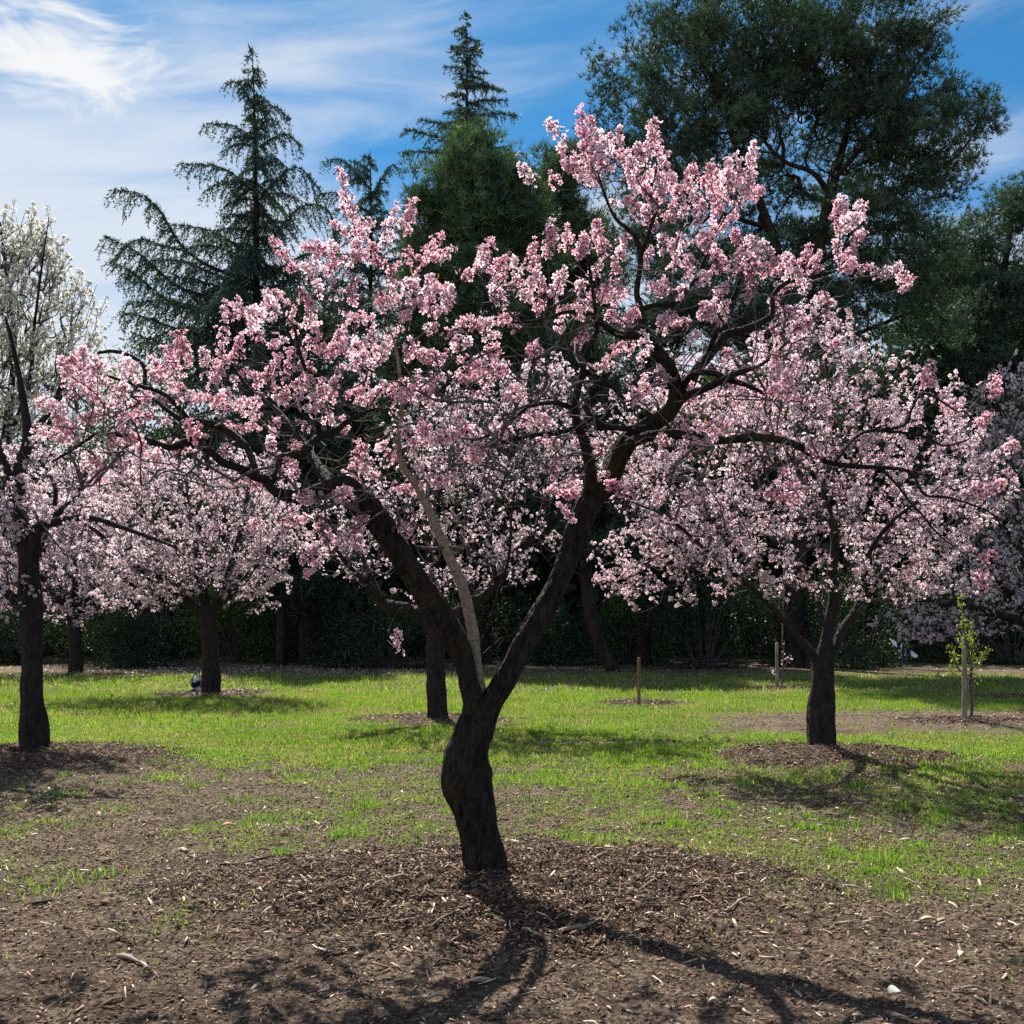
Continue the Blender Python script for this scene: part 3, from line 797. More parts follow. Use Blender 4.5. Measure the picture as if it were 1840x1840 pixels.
# ------------------------------------------------------------------ the other almond trees
rt = np.random.default_rng(21)
d = 11.3
almond('almond_tree', 'dense pink almond tree with thick straight trunk on the mulch ring at right', (1475, 1362), [
    [(1475, 1372, d, 56), (1475, 1340, d, 50), (1475, 1280, d, 48), (1477, 1220, d, 42), (1478, 1180, d, 40)],
    [(1470, 1190, d, 22), (1457, 1172, d, 15), (1416, 1123, d, 11), (1374, 1078, d - .1, 10), (1339, 1047, d - .2, 9), (1270, 990, d - .4, 7), (1200, 930, d - .6, 5), (1130, 900, d - .7, 3)],
    [(1478, 1190, d, 34), (1484, 1150, d, 22), (1490, 1120, d, 20), (1499, 1075, d, 20), (1495, 1030, d, 18), (1500, 960, d, 15), (1480, 880, d + .1, 12), (1500, 800, d + .2, 10), (1490, 700, d + .2, 7), (1480, 600, d + .2, 4)],
    [(1484, 1190, d, 26), (1496, 1174, d, 18), (1513, 1134, d + .1, 17), (1534, 1104, d + .2, 16), (1560, 1060, d + .3, 14), (1620, 990, d + .5, 11), (1680, 900, d + .6, 8), (1720, 800, d + .7, 5)],
    [(1490, 1120, d, 14), (1460, 1060, d + .4, 13), (1400, 960, d + .8, 10), (1350, 860, d + 1, 8), (1330, 760, d + 1.1, 5)],
    [(1560, 1062, d + .3, 10), (1560, 1000, d - .4, 9), (1600, 940, d - .9, 7), (1650, 900, d - 1.2, 5)],
], [(1480, 700, 190, 130, d, 1.4), (1350, 720, 150, 120, d, 1.2), (1600, 740, 150, 120, d, 1.2), (1480, 880, 290, 130, d, 1.7), (1250, 900, 160, 110, d, 1.2), (1700, 880, 120, 130, d, 1.2),
    (1180, 990, 130, 70, d, 0.9), (1320, 1000, 160, 75, d, 1.2), (1570, 1000, 170, 80, d, 1.3), (1700, 1020, 100, 60, d, 1.0), (1130, 1060, 80, 40, d, .6), (1200, 1075, 60, 20, d, .5), (1450, 590, 90, 60, d, .8), (1200, 720, 130, 100, d + .5, 1.2), (1150, 830, 110, 80, d + .5, 1.0), (1780, 850, 60, 90, d, .9), (1730, 760, 60, 60, d, .8)],
    1350, rt, fl=14, fr=0.0212, pale=0.55, bare=0.15, r0=0.0035)

rt = np.random.default_rng(22)
almond('almond_tree', 'tall dark almond trunk on a mulch ring at the left edge, few pink flowers', (67, 1367), [
    [(66, 1376, d, 58), (65, 1345, d, 50), (60, 1290, d, 48), (57, 1240, d, 40), (57, 1180, d, 36), (58, 1130, d, 38), (57, 1090, d, 42), (54, 1062, d, 44), (50, 1000, d, 34), (40, 940, d, 30), (32, 890, d, 27), (36, 830, d, 22), (50, 780, d, 18), (40, 700, d, 12), (25, 620, d, 8), (10, 560, d, 4)],
    [(55, 1095, d, 28), (34, 1086, d, 20), (0, 1056, d, 16), (-50, 1035, d, 12), (-110, 980, d, 8)],
    [(56, 1030, d, 26), (64, 957, d - .1, 20), (77, 944, d - .1, 18), (115, 934, d - .2, 14), (162, 930, d - .3, 11), (209, 944, d - .4, 9), (266, 964, d - .5, 7), (317, 984, d - .6, 5)],
    [(90, 940, d - .1, 14), (112, 915, d, 11), (135, 895, d + .1, 10), (150, 862, d + .2, 8), (160, 820, d + .2, 5)],
    [(34, 900, d, 16), (15, 850, d - .2, 14), (-5, 800, d - .3, 10), (-50, 740, d - .4, 7)],
    [(50, 780, d, 12), (90, 740, d + .2, 9), (110, 690, d + .3, 6)],
    [(66, 1000, d, 12), (80, 960, d + .4, 10), (100, 880, d + .6, 8), (60, 810, d + .8, 5)],
], [(60, 900, 170, 80, d, 1.1), (-60, 960, 120, 100, d, 1.0), (170, 980, 120, 50, d, .9), (10, 1060, 60, 50, d, .7), (60, 810, 160, 50, d, 1.0)],
    300, rt, fl=10, fr=0.025, pale=0.7, bare=0.25, r0=0.004)

rt = np.random.default_rng(23)
d = 14.5
almond('almond_tree', 'white flowering almond tree with upright shoots at the left edge', (-130, 1310), [
    [(-130, 1318, d, 46), (-128, 1250, d, 40), (-120, 1150, d, 36), (-100, 1050, d, 32)],
    [(-108, 1080, d, 30), (-60, 950, d, 24), (0, 820, d, 18), (20, 700, d, 12), (25, 600, d, 9), (10, 480, d, 6), (0, 400, d, 4)],
    [(-60, 950, d, 18), (20, 860, d + .3, 14), (90, 760, d + .4, 11), (120, 660, d + .5, 8), (130, 560, d + .5, 5)],
    [(0, 820, d, 11), (50, 700, d - .3, 8), (60, 600, d - .4, 6), (75, 480, d - .5, 3.5), (88, 390, d - .5, 1.6)],
    [(-100, 1050, d, 24), (-160, 900, d, 18), (-170, 750, d, 12), (-130, 600, d, 8), (-60, 470, d, 4)],
], [(10, 520, 70, 150, d, 1.0), (70, 590, 90, 110, d, 1.0), (130, 640, 80, 60, d, .8), (-80, 600, 120, 170, d, 1.2), (180, 645, 70, 35, d, .6), (60, 680, 120, 80, d, 1.0), (40, 440, 40, 90, d, .4), (85, 440, 18, 75, d, .3), (250, 660, 70, 35, d, .5), (150, 560, 60, 90, d, .8), (110, 480, 40, 80, d, .5), (200, 700, 80, 50, d, .6), (30, 760, 140, 60, d, 1), (60, 420, 50, 50, d, .4)],
    950, rt, 1, fl=11, fr=0.030, bare=0.2, r0=0.005, seg=0.34, droop=-0.5)

rt = np.random.default_rng(24)
d = 21.5
almond('almond_tree', 'spreading pink almond tree left of centre with a bird at its trunk', (380, 1248), [
    [(380, 1253, d, 36), (379, 1210, d, 33), (377, 1150, d, 30), (374, 1100, d, 30)],
    [(376, 1110, d, 24), (337, 1080, d, 20), (296, 1041, d - .2, 15), (246, 1018, d - .4, 11), (180, 960, d - .6, 7), (130, 930, d - .8, 4)],
    [(376, 1110, d, 24), (387, 1087, d, 20), (421, 1058, d + .2, 16), (441, 1040, d + .3, 13), (490, 980, d + .5, 9), (540, 920, d + .6, 5)],
    [(374, 1105, d, 22), (360, 1040, d, 16), (350, 970, d + .2, 12), (340, 900, d + .3, 8), (330, 830, d + .3, 4)],
    [(390, 1088, d, 14), (420, 1000, d - .6, 11), (440, 920, d - .8, 8), (450, 850, d - .9, 4)],
    [(337, 1080, d, 12), (300, 1000, d + .7, 10), (260, 920, d + 1, 7), (230, 860, d + 1.1, 4)],
], [(330, 880, 240, 95, d, 2.6), (120, 900, 110, 80, d, 1.8), (200, 850, 110, 60, d, 1.6), (500, 920, 80, 90, d, 1.6), (220, 960, 150, 90, d, 2.0), (440, 960, 130, 100, d, 2.0), (330, 1000, 220, 80, d, 2.4), (470, 1060, 80, 40, d, 1.0), (250, 1060, 100, 45, d, 1.4), (300, 840, 140, 50, d, 1.8), (420, 850, 120, 60, d, 1.8)],
    1500, rt, fl=12, fr=0.0295, pale=0.72, bare=0.14, r0=0.006, seg=0.3, calyx=False)

rt = np.random.default_rng(25)
d = 30.5
almond('almond_tree', 'small far pink almond tree with short dark trunk behind the left trunk', (137, 1210), [
    [(137, 1214, d, 28), (136, 1180, d, 24), (134, 1140, d, 23), (132, 1110, d, 22)],
    [(132, 1115, d, 18), (100, 1070, d, 13), (60, 1020, d, 9), (20, 980, d, 4)],
    [(132, 1115, d, 18), (160, 1070, d, 13), (200, 1030, d, 9), (240, 990, d, 4)],
    [(132, 1112, d, 16), (135, 1040, d, 11), (130, 960, d, 6), (140, 900, d, 3)],
], [(130, 980, 150, 90, d, 2.6), (60, 1040, 100, 70, d, 2), (200, 1050, 80, 60, d, 2), (130, 1100, 60, 25, d, 1.0), (-20, 1000, 90, 90, d, 2), (40, 880, 120, 80, d, 2.4), (170, 900, 120, 70, d, 2.4)],
    1150, rt, fl=10, fr=0.039, pale=0.7, bare=0.14, r0=0.008, seg=0.35, calyx=False)

rt = np.random.default_rng(26)
d = 15.8
almond('almond_tree', 'almost bare almond tree standing on mulch behind the forked trunk', (788, 1294), [
    [(788, 1302, d, 46), (786, 1270, d, 38), (783, 1200, d, 34), (783, 1150, d, 34), (790, 1112, d, 36)],
    [(784, 1130, d, 26), (740, 1098, d, 24), (705, 1092, d, 24), (685, 1080, d, 18), (660, 1048, d - .2, 13), (632, 1024, d - .3, 10), (590, 970, d - .5, 6)],
    [(790, 1120, d, 28), (850, 1085, d, 20), (893, 1051, d, 17), (918, 1002, d, 17), (952, 970, d, 16), (970, 933, d + .1, 13), (985, 880, d + .2, 9), (1000, 820, d + .3, 5)],
    [(790, 1115, d, 20), (775, 1040, d + .3, 15), (770, 960, d + .5, 11), (790, 880, d + .6, 8), (800, 780, d + .6, 6), (815, 680, d + .6, 3)],
    [(690, 1085, d, 10), (650, 1000, d + .4, 8), (620, 930, d + .6, 6), (600, 860, d + .7, 3)],
    [(893, 1051, d, 10), (880, 960, d - .4, 9), (900, 880, d - .5, 7), (930, 780, d - .5, 5), (960, 700, d - .5, 3)],
], [(780, 1040, 90, 60, d, 1.2), (900, 1000, 90, 60, d, 1.2), (780, 730, 90, 80, d, 1.2), (950, 720, 110, 90, d, 1.4), (980, 830, 110, 60, d, 1.4), (840, 830, 110, 80, d, 1.4), (680, 900, 120, 110, d, 1.4), (620, 980, 80, 70, d, 1.2), (850, 900, 140, 90, d, 1.4), (930, 960, 90, 60, d, 1), (980, 700, 120, 80, d, 1.4), (1040, 790, 100, 80, d, 1.4), (860, 740, 90, 60, d, 1.2), (760, 790, 100, 70, d, 1.2)],
    1150, rt, fl=10, fr=0.025, pale=0.75, bare=0.34, r0=0.005, seg=0.28)

rt = np.random.default_rng(27)
d = 24
almond('almond_tree', 'shaded mauve pink almond tree at the right edge, low hanging boughs', (1885, 1235), [
    [(1885, 1240, d, 36), (1880, 1180, d, 32), (1870, 1110, d, 30)],
    [(1872, 1130, d, 22), (1810, 1060, d, 16), (1760, 980, d, 12), (1720, 900, d, 7), (1700, 830, d, 4)],
    [(1870, 1115, d, 22), (1840, 1000, d, 16), (1820, 880, d, 11), (1810, 760, d, 7), (1800, 650, d, 3)],
    [(1872, 1130, d, 18), (1780, 1100, d - .4, 13), (1690, 1080, d - .6, 9), (1600, 1080, d - .8, 4)],
], [(1800, 760, 90, 120, d, 2.0), (1780, 900, 120, 120, d, 2.4), (1760, 1040, 150, 80, d, 2.2), (1640, 1110, 90, 45, d, 1.3), (1850, 680, 60, 70, d, 1.4), (1700, 1130, 120, 40, d, 1.5), (1850, 1000, 80, 150, d, 2)],
    900, rt, fl=10, fr=0.032, pale=0.7, bare=0.15, r0=0.007, seg=0.32, droop=0.5, calyx=False)

# ------------------------------------------------------------------ conifers
GREEN = np.array([0.036, 0.070, 0.034])


def pine(name, label, base, limbs, ells, n_c, rng, tufts=20, nl=0.26, nw=0.03, clump=0.55, col=GREEN, per=7, upward=0.7, group=None, cat='pine tree', shell=0.45, flat=0.55, fill=0):
    d0 = base[2]
    root = W(base[0], base[1], d0); root[2] = 0
    t = thing(name, label, cat, root, group)
    LM = [limb(l) for l in limbs]
    mb = MB()
    for k, l in enumerate(LM): tube(mb, l[:, :3], l[:, 3], 9, rough=0.07, rng=rng)
    tips = crown_targets(ells, n_c, rng, root, shell)
    ctr = tips.mean(0)
    cl = [(p - nrm(nrm(p - ctr) + [0, 0, 0.4]) * clump * 0.7, p) for p in tips]
    lines = grow(LM, cl, rng, 0.012, 0.05, 0.6, maxr=0.12)
    for pts, rad in lines: tube(mb, pts, rad, 4, cap=False)
    mb.build('trunk', M['pinebark'], t, True)
    n = len(tips) * tufts
    ci = np.repeat(np.arange(len(tips)), tufts)
    o = nrm(rng.normal(size=(n, 3))) * (rng.random(n) ** 0.6)[:, None] * clump
    o[:, 2] *= flat
    P = tips[ci] + o
    ax = nrm(o / clump + np.array([0, 0, upward]) + rng.normal(0, 0.3, (n, 3)))
    cv = (col * rng.uniform(0.5, 1.65, (len(tips), 1)))[ci] * rng.uniform(0.7, 1.3, (n, 1))
    cv = cv * np.where(rng.random((n, 1)) < 0.08, [1.8, 1.5, 1.0], [1, 1, 1])
    Pn = np.repeat(P, per, 0); m = len(Pn)
    Dn = np.repeat(ax, per, 0) + rng.normal(0, 0.70, (m, 3))
    mb = MB()
    needle_quads(mb, Pn, Dn, nl * rng.uniform(0.6, 1.2, m), np.full(m, nw), rng, np.repeat(cv, per, 0))
    mb.build('crown', M['needle'], t)
    return t


def cedar(name, label, base, top, traced, rng, L0=4.5, tiers=26, h_from=0.35, col=GREEN, droop=1.0, rise=0.25, prof=0.85, nl=0.16, nw=0.045, sp=0.22, cat='cedar tree'):
    """spire with whorls of arching branches hung with drooping needle sprays"""
    d0 = base[2]
    b = W(base[0], base[1], d0); b[2] = 0; tp = W(top[0], top[1], d0)
    t = thing(name, label, cat, b)
    mbt = MB(); mbn = MB()
    tr = np.array([b + (tp - b) * s + np.array([0.06 * math.sin(s * 9), 0, 0]) for s in np.linspace(0, 1, 14)])
    H = tp[2]
    tube(mbt, tr, np.interp(np.linspace(0, 1, 14), [0, 1], [0.013 * H, 0.012]), 9, rough=0.06, rng=rng)
    brs = []
    for k in range(tiers):
        f = 1 - (1 - h_from) * ((k + 0.5) / tiers) ** 0.9
        for j in range(4):
            a = rng.uniform(0, 2 * math.pi)
            ln = (L0 * ((1 - f) / (1 - h_from)) ** prof + 0.25) * rng.uniform(0.35, 1.22)
            p0 = b + (tp - b) * (f + rng.normal(0, 0.006))
            dirv = np.array([math.cos(a), math.sin(a), 0])
            s = np.linspace(0, 1, 7)[:, None]
            pts = p0 + dirv * ln * s + np.array([0, 0, 1.0]) * (rise * ln * s * 1.3 - droop * 0.42 * ln * s ** 2.2)
            brs.append(pts)
    for tb in traced:
        brs.append(catmull([W(q[0], q[1], d0 + q[2]) for q in tb], 4))
    Ps, Ds, Ls = [], [], []
    for pts in brs:
        seg = np.linalg.norm(np.diff(pts, axis=0), axis=1); ln = seg.sum()
        tube(mbt, pts, np.linspace(0.012 + 0.011 * ln, 0.008, len(pts)), 4, cap=False)
        cum = np.concatenate([[0], np.cumsum(seg)])
        for s in np.arange(0.12 * ln, ln, sp):
            p = np.array([np.interp(s, cum, pts[:, i]) for i in range(3)])
            ax = nrm(np.array([np.interp(min(s + .2, ln), cum, pts[:, i]) for i in range(3)]) - p + 1e-6)
            for sd in (-1, 1):
                l = min(1.8, 0.30 * ln + 0.30) * (1.1 - 0.70 * s / ln) * rng.uniform(0.6, 1.25)
                sv = np.cross(ax, [0, 0, 1.0]) * sd
                dv = nrm(sv + ax * rng.uniform(0.4, 1.1) + rng.normal(0, 0.15, 3))
                m = max(3, int(l / 0.075)); u = np.linspace(0, 1, m)[:, None]
                q = p + dv * l * u * 0.8 - np.array([0, 0, 1.0]) * (droop * l * 0.75 * u ** 1.6)
                Ps.append(q); Ds.append(np.tile(dv * 0.6 - np.array([0, 0, 0.55 * droop]), (m, 1)))
        m = int(ln / 0.05); u = rng.random(m) * ln
        q = np.stack([np.interp(u, cum, pts[:, i]) for i in range(3)], 1)
        Ps.append(q); Ds.append(rng.normal(0, 1, (m, 3)) + [0, 0, 0.3])
    P = np.vstack(Ps); Dv = np.vstack(Ds)
    P = np.repeat(P, 3, 0); Dv = np.repeat(Dv, 3, 0) + rng.normal(0, 0.55, (len(P), 3))
    m = len(P)
    cols = col * rng.uniform(0.6, 1.45, (m, 1))
    needle_quads(mbn, P + rng.normal(0, 0.02, (m, 3)), Dv, nl * rng.uniform(0.6, 1.3, m), np.full(m, nw), rng, cols)
    mbt.build('trunk', M['pinebark'], t, True)
    mbn.build('crown', M['needle'], t)
    return t


CED = np.array([0.050, 0.092, 0.072])
d = 45
cedar('cedar_tree', 'tall weeping cedar with a long upswept bough to its left', (478, 1180, d), (452, 82), [
    [(455, 505, 0), (380, 480, -1), (330, 445, -1.5), (300, 400, -1.8), (285, 375, -1.9), (255, 350, -2), (205, 340, -2)],
    [(450, 540, 0), (330, 520, -1.5), (250, 455, -2), (190, 425, -2.2)], [(455, 560, 0), (320, 550, 1), (240, 490, 1.2), (200, 470, 1.3)],
    [(455, 460, 0), (380, 415, 1), (310, 402, 1.3)], [(458, 345, 0), (400, 302, 0), (320, 293, 0)], [(460, 255, 0), (420, 226, -.5), (362, 222, -.8)],
    [(456, 190, 0), (430, 150, 0), (405, 150, 0)], [(462, 200, 0), (490, 190, .3), (522, 215, .5)], [(465, 265, 0), (510, 240, .5), (544, 265, .8)],
    [(470, 350, 0), (530, 300, -.5), (575, 340, -.8)], [(475, 440, 0), (540, 372, 0), (590, 378, 0), (604, 430, 0)], [(478, 500, 0), (555, 455, 1), (620, 470, 1.4)],
    [(470, 620, 0), (350, 600, -1), (260, 570, -1.6), (215, 560, -1.8)], [(470, 680, 0), (360, 640, 1), (270, 610, 1.5), (240, 600, 1.6)],
    [(475, 600, 0), (560, 540, -1), (640, 520, -2), (690, 530, -2)],
    [(455, 520, 0), (390, 495, .6), (330, 470, .9), (270, 470, 1.2), (225, 500, 1.3)], [(455, 560, 0), (400, 520, -.8), (340, 500, -1), (280, 500, -1.2)], [(460, 590, 0), (380, 560, .8), (300, 540, 1), (230, 545, 1.2)],
    [(460, 640, 0), (380, 600, -.6), (320, 590, -1), (250, 620, -1.2)], [(460, 480, 0), (410, 450, -.5), (360, 440, -.8), (330, 450, -.9)], [(330, 450, -1.4), (290, 440, -1.0), (250, 430, -.8), (215, 450, -.6)],
    [(465, 540, 0), (520, 500, -.5), (580, 490, -.9), (620, 510, -1)], [(465, 700, 0), (390, 660, .8), (320, 650, 1), (260, 670, 1.2)]],
    np.random.default_rng(31), 5.4, 38, 0.30, CED, 1.25, 0.30, 1.15)
d = 58
cedar('cedar_tree', 'far stiff cedar spire rising above the rounded bushy pine', (832, 1170, d), (838, 38), [],
    np.random.default_rng(32), 4.6, 20, 0.64, CED, 0.5, 0.28, 0.72, 0.19, 0.055, 0.32)
d = 48
cedar('cedar_tree', 'lower ragged cedar between the weeping cedar and the bushy pine', (668, 1178, d), (664, 268), [
    [(664, 340, 0), (620, 290, 0), (582, 290, 0)], [(664, 360, 0), (700, 300, 0), (720, 305, 0)], [(665, 420, 0), (610, 350, -1), (570, 352, -1.2)]],
    np.random.default_rng(33), 4.6, 22, 0.36, CED, 1.0, 0.32, 0.7)

d = 40
pine('pine_tree', 'rounded bushy young pine with dense upright needles behind the pink crown', (850, 1188, d), [
    [(850, 1192, d, 26), (848, 1000, d, 22), (845, 700, d, 16), (842, 400, d, 9), (842, 260, d, 4)]],
    [(845, 285, 80, 68, d, 1.7), (838, 350, 110, 100, d, 2.2), (835, 430, 125, 120, d, 2.6), (900, 420, 80, 120, d, 2), (800, 540, 110, 140, d, 2.6), (900, 600, 130, 160, d, 2.8), (960, 480, 60, 120, d, 1.6), (790, 400, 60, 90, d, 1.5), (840, 760, 190, 150, d, 3), (880, 330, 70, 70, d, 1.8), (770, 480, 60, 100, d, 1.5), (940, 420, 60, 100, d, 1.6), (760, 640, 110, 120, d, 2.4), (930, 640, 110, 140, d, 2.4)],
    1000, np.random.default_rng(34), 24, 0.34, 0.027, 0.62, np.array([0.062, 0.112, 0.055]), 9, 1.0, shell=0.7, flat=0.85)
d = 46
pine('pine_tree', 'paler pine half hidden between the bushy pine and the great pine', (1030, 1180, d), [
    [(1030, 1185, d, 24), (1030, 900, d, 18), (1025, 600, d, 12), (1015, 330, d, 5)]],
    [(1010, 300, 60, 50, d, 1.6), (1000, 380, 80, 80, d, 2), (1040, 480, 90, 110, d, 2.4), (1010, 640, 110, 150, d, 3)],
    420, np.random.default_rng(35), 20, 0.42, 0.032, 0.6, np.array([0.066, 0.108, 0.054]), 8)
d = 35
pine('pine_tree', 'great spreading pine towering over the right side, crown out of frame', (1425, 1199, d), [
    [(1425, 1206, d, 46), (1428, 1000, d, 40), (1432, 800, d, 36), (1436, 640, d, 32), (1440, 570, d, 30)],
    [(1440, 590, d, 26), (1452, 530, d, 22), (1472, 440, d, 20), (1490, 360, d, 19), (1505, 300, d + .2, 16), (1520, 240, d + .4, 13), (1540, 150, d + .6, 10), (1550, 40, d + .8, 6)],
    [(1438, 580, d, 20), (1410, 500, d, 17), (1390, 430, d, 16), (1368, 370, d - .2, 15), (1340, 310, d - .4, 12), (1300, 200, d - .6, 9), (1260, 90, d - .8, 6)],
    [(1492, 350, d, 12), (1460, 310, d - .5, 9), (1410, 290, d - .8, 7), (1360, 240, d - 1, 5)],
    [(1480, 400, d, 12), (1560, 350, d + .4, 10), (1640, 330, d + .8, 8), (1720, 280, d + 1, 5), (1770, 200, d + 1, 3)],
    [(1500, 320, d, 11), (1560, 250, d - .5, 9), (1620, 160, d - 1, 7), (1680, 60, d - 1.2, 4)],
    [(1460, 480, d, 10), (1540, 430, d - .8, 8), (1620, 400, d - 1.4, 5)],
    [(1380, 410, d, 9), (1290, 380, d + .8, 7), (1180, 330, d + 1.2, 5), (1090, 290, d + 1.4, 3)],
    [(1436, 640, d, 12), (1330, 600, d + 1, 9), (1230, 560, d + 1.6, 5)], [(1436, 640, d, 12), (1540, 600, d + 1, 9), (1640, 560, d + 1.6, 5)],
], [(1250, 60, 150, 100, d, 3), (1420, 30, 220, 110, d, 3.5), (1630, 60, 90, 110, d, 2), (1150, 160, 100, 80, d, 2), (1320, 180, 180, 90, d, 3), (1620, 190, 160, 100, d, 2.6), (1745, 215, 70, 80, d, 1.4), (1110, 250, 70, 60, d, 1.5),
    (1190, 320, 130, 90, d, 2.2), (1700, 330, 70, 50, d, 1.3), (1300, 470, 140, 90, d, 2.4), (1570, 360, 110, 60, d, 2), (1430, 620, 170, 100, d, 2.5), (1240, 560, 110, 110, d, 2), (1620, 500, 110, 70, d, 2), (1400, 130, 160, 90, d, 2.5), (1530, 90, 120, 100, d, 2.2), (1080, 130, 40, 40, d, 1), (1350, 330, 180, 70, d + 1.5, 2), (1250, 250, 160, 90, d, 2.5), (1480, 430, 200, 90, d + 1.5, 2), (1600, 280, 170, 80, d + 1, 2), (1160, 440, 110, 80, d + 1, 2), (1500, 540, 200, 90, d + 1, 2.5), (1350, 560, 200, 90, d + 1, 2.5), (1500, 200, 180, 100, d + .5, 2.5), (1660, 420, 100, 70, d + 1, 2), (1560, 470, 150, 80, d + 1, 2), (1690, 560, 90, 80, d + 1.5, 2)],
    2200, np.random.default_rng(36), 20, 0.20, 0.022, 0.56, np.array([0.044, 0.086, 0.050]), 10, 0.7, shell=0.6)
d = 44
pine('pine_tree', 'loose limbed pine behind the great pine at the right edge', (1760, 1184, d), [
    [(1760, 1190, d, 34), (1765, 900, d, 26), (1780, 650, d, 18), (1810, 450, d, 10), (1830, 330, d, 5)],
    [(1770, 760, d, 14), (1700, 640, d, 10), (1640, 560, d, 6)]],
    [(1850, 370, 70, 60, d, 1.8), (1790, 400, 70, 50, d, 1.6), (1800, 520, 110, 80, d, 2.4), (1680, 620, 110, 70, d, 2.4), (1800, 680, 120, 90, d, 2.8), (1620, 720, 90, 80, d, 2), (1700, 800, 160, 100, d, 3), (1880, 560, 70, 110, d, 2), (1730, 480, 80, 70, d, 2), (1780, 600, 120, 80, d, 2.4), (1660, 520, 90, 70, d, 2)],
    1000, np.random.default_rng(37), 20, 0.24, 0.028, 0.66, np.array([0.048, 0.090, 0.054]), 9)
# trunks standing along the dark edge, crowns lost in the mass above
for (px, py, dd, wd, top, lean, lab, sd) in (
        (555, 1193, 37, 40, 520, -10, 'thick shaded pine trunk in the dark edge left of the nearest tree', 41),
        (506, 1195, 36, 20, 640, 6, 'thin shaded pine trunk beside the thick one at left', 42),
        (1104, 1204, 32, 26, 560, -60, 'leaning pine trunk curving up to the left behind the short tan stake', 43),
        (1157, 1196, 36, 28, 560, 4, 'straight shaded pine trunk beside the leaning one', 44)):
    rr = np.random.default_rng(sd)
    if lean == -60:
        tl = [(px, py + 6, dd, wd), (1092, 1185, dd, wd), (1075, 1150, dd, wd), (1062, 1100, dd, wd), (1052, 1000, dd, wd * .8), (1050, 800, dd, wd * .6), (1048, 600, dd, 6)]
    else:
        tl = [(px, py + 6, dd, wd), (px, 1150, dd, wd * .92), (px + lean * .3, 1000, dd, wd * .8), (px + lean, 800, dd, wd * .6), (px + lean, top, dd, 6)]
    tx_ = px + lean
    pine('pine_tree', lab, (px, py, dd), [tl],
         [(tx_, top + 60, 60, 60, dd, 1.5), (tx_, top + 160, 100, 90, dd, 2.0), (tx_ - 30, top + 290, 120, 90, dd, 2.2), (tx_ + 30, top + 380, 110, 90, dd, 2.2)],
         330, rr, 18, 0.28, 0.034, 0.6, np.array([0.030, 0.055, 0.030]), 6, 0.5)

# far woods behind everything: reads as one dark mass
rw = np.random.default_rng(51)
mb = MB(); n = 120000
xw = rw.uniform(-42, 42, n); yw = rw.uniform(44, 62, n)
topw = np.interp(xw, [-42, -18, -8, 0, 12, 20, 42], [9, 8.5, 10, 12, 14, 15, 15]) * (0.75 + 0.5 * fbm(xw * 0.25, yw * 0.1, 88))
zw = rw.random(n) ** 1.15 * topw
P = np.stack([xw, yw, zw], 1)
leaf_quads(mb, P, rw.normal(size=(n, 3)) + [0, 0, .3], rw.uniform(0.4, 0.75, n), rw.uniform(0.25, 0.42, n), rw, np.array([0.032, 0.055, 0.028]) * rw.uniform(0.5, 1.5, (n, 1)))
wo = mb.build('far_woodland', M['leaf'])
tag(wo, 'dark evergreen woodland closing off the view behind the orchard', 'woodland', None, 'stuff')


def shrub(label, px, py, d, wpx, hpx, rng, n=9500, col=(0.030, 0.055, 0.024), ls=0.085, cat='shrub', name='shrub'):
    b = W(px, py, d); b[2] = 0
    t = thing(name, label, cat, b, None)
    w = wpx / F * d * 0.5; h = hpx / F * d
    mbs = MB()
    ctr = []
    for k in range(26):
        a = rng.uniform(0, 2 * math.pi); r = w * math.sqrt(rng.random())
        z = h * rng.uniform(0.04, 0.92) * (1 - 0.35 * (r / w) ** 2)
        ctr.append(b + np.array([r * math.cos(a), r * math.sin(a) * 0.7, z]))
        pts = catmull([b + np.array([r * .15 * math.cos(a), r * .1 * math.sin(a), -0.03]), b + np.array([r * .5 * math.cos(a), r * .35 * math.sin(a), z * .55]), ctr[-1]], 4)
        tube(mbs, pts, np.linspace(0.03, 0.008, len(pts)), 4, cap=False)
    ctr = np.array(ctr)
    ci = rng.integers(0, len(ctr), n)
    o = nrm(rng.normal(size=(n, 3))) * (rng.random(n) ** .45)[:, None] * np.array([w * .42, w * .36, h * .22])
    P = ctr[ci] + o; P[:, 2] = np.maximum(P[:, 2], 0.05)
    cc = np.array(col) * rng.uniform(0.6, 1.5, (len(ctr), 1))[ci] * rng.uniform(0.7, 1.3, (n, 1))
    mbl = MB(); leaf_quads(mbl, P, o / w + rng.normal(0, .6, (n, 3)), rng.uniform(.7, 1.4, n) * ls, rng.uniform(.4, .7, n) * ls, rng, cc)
    mbs.build('stems', M['twig'], t, True)
    mbl.build('foliage', M['leaf'], t)


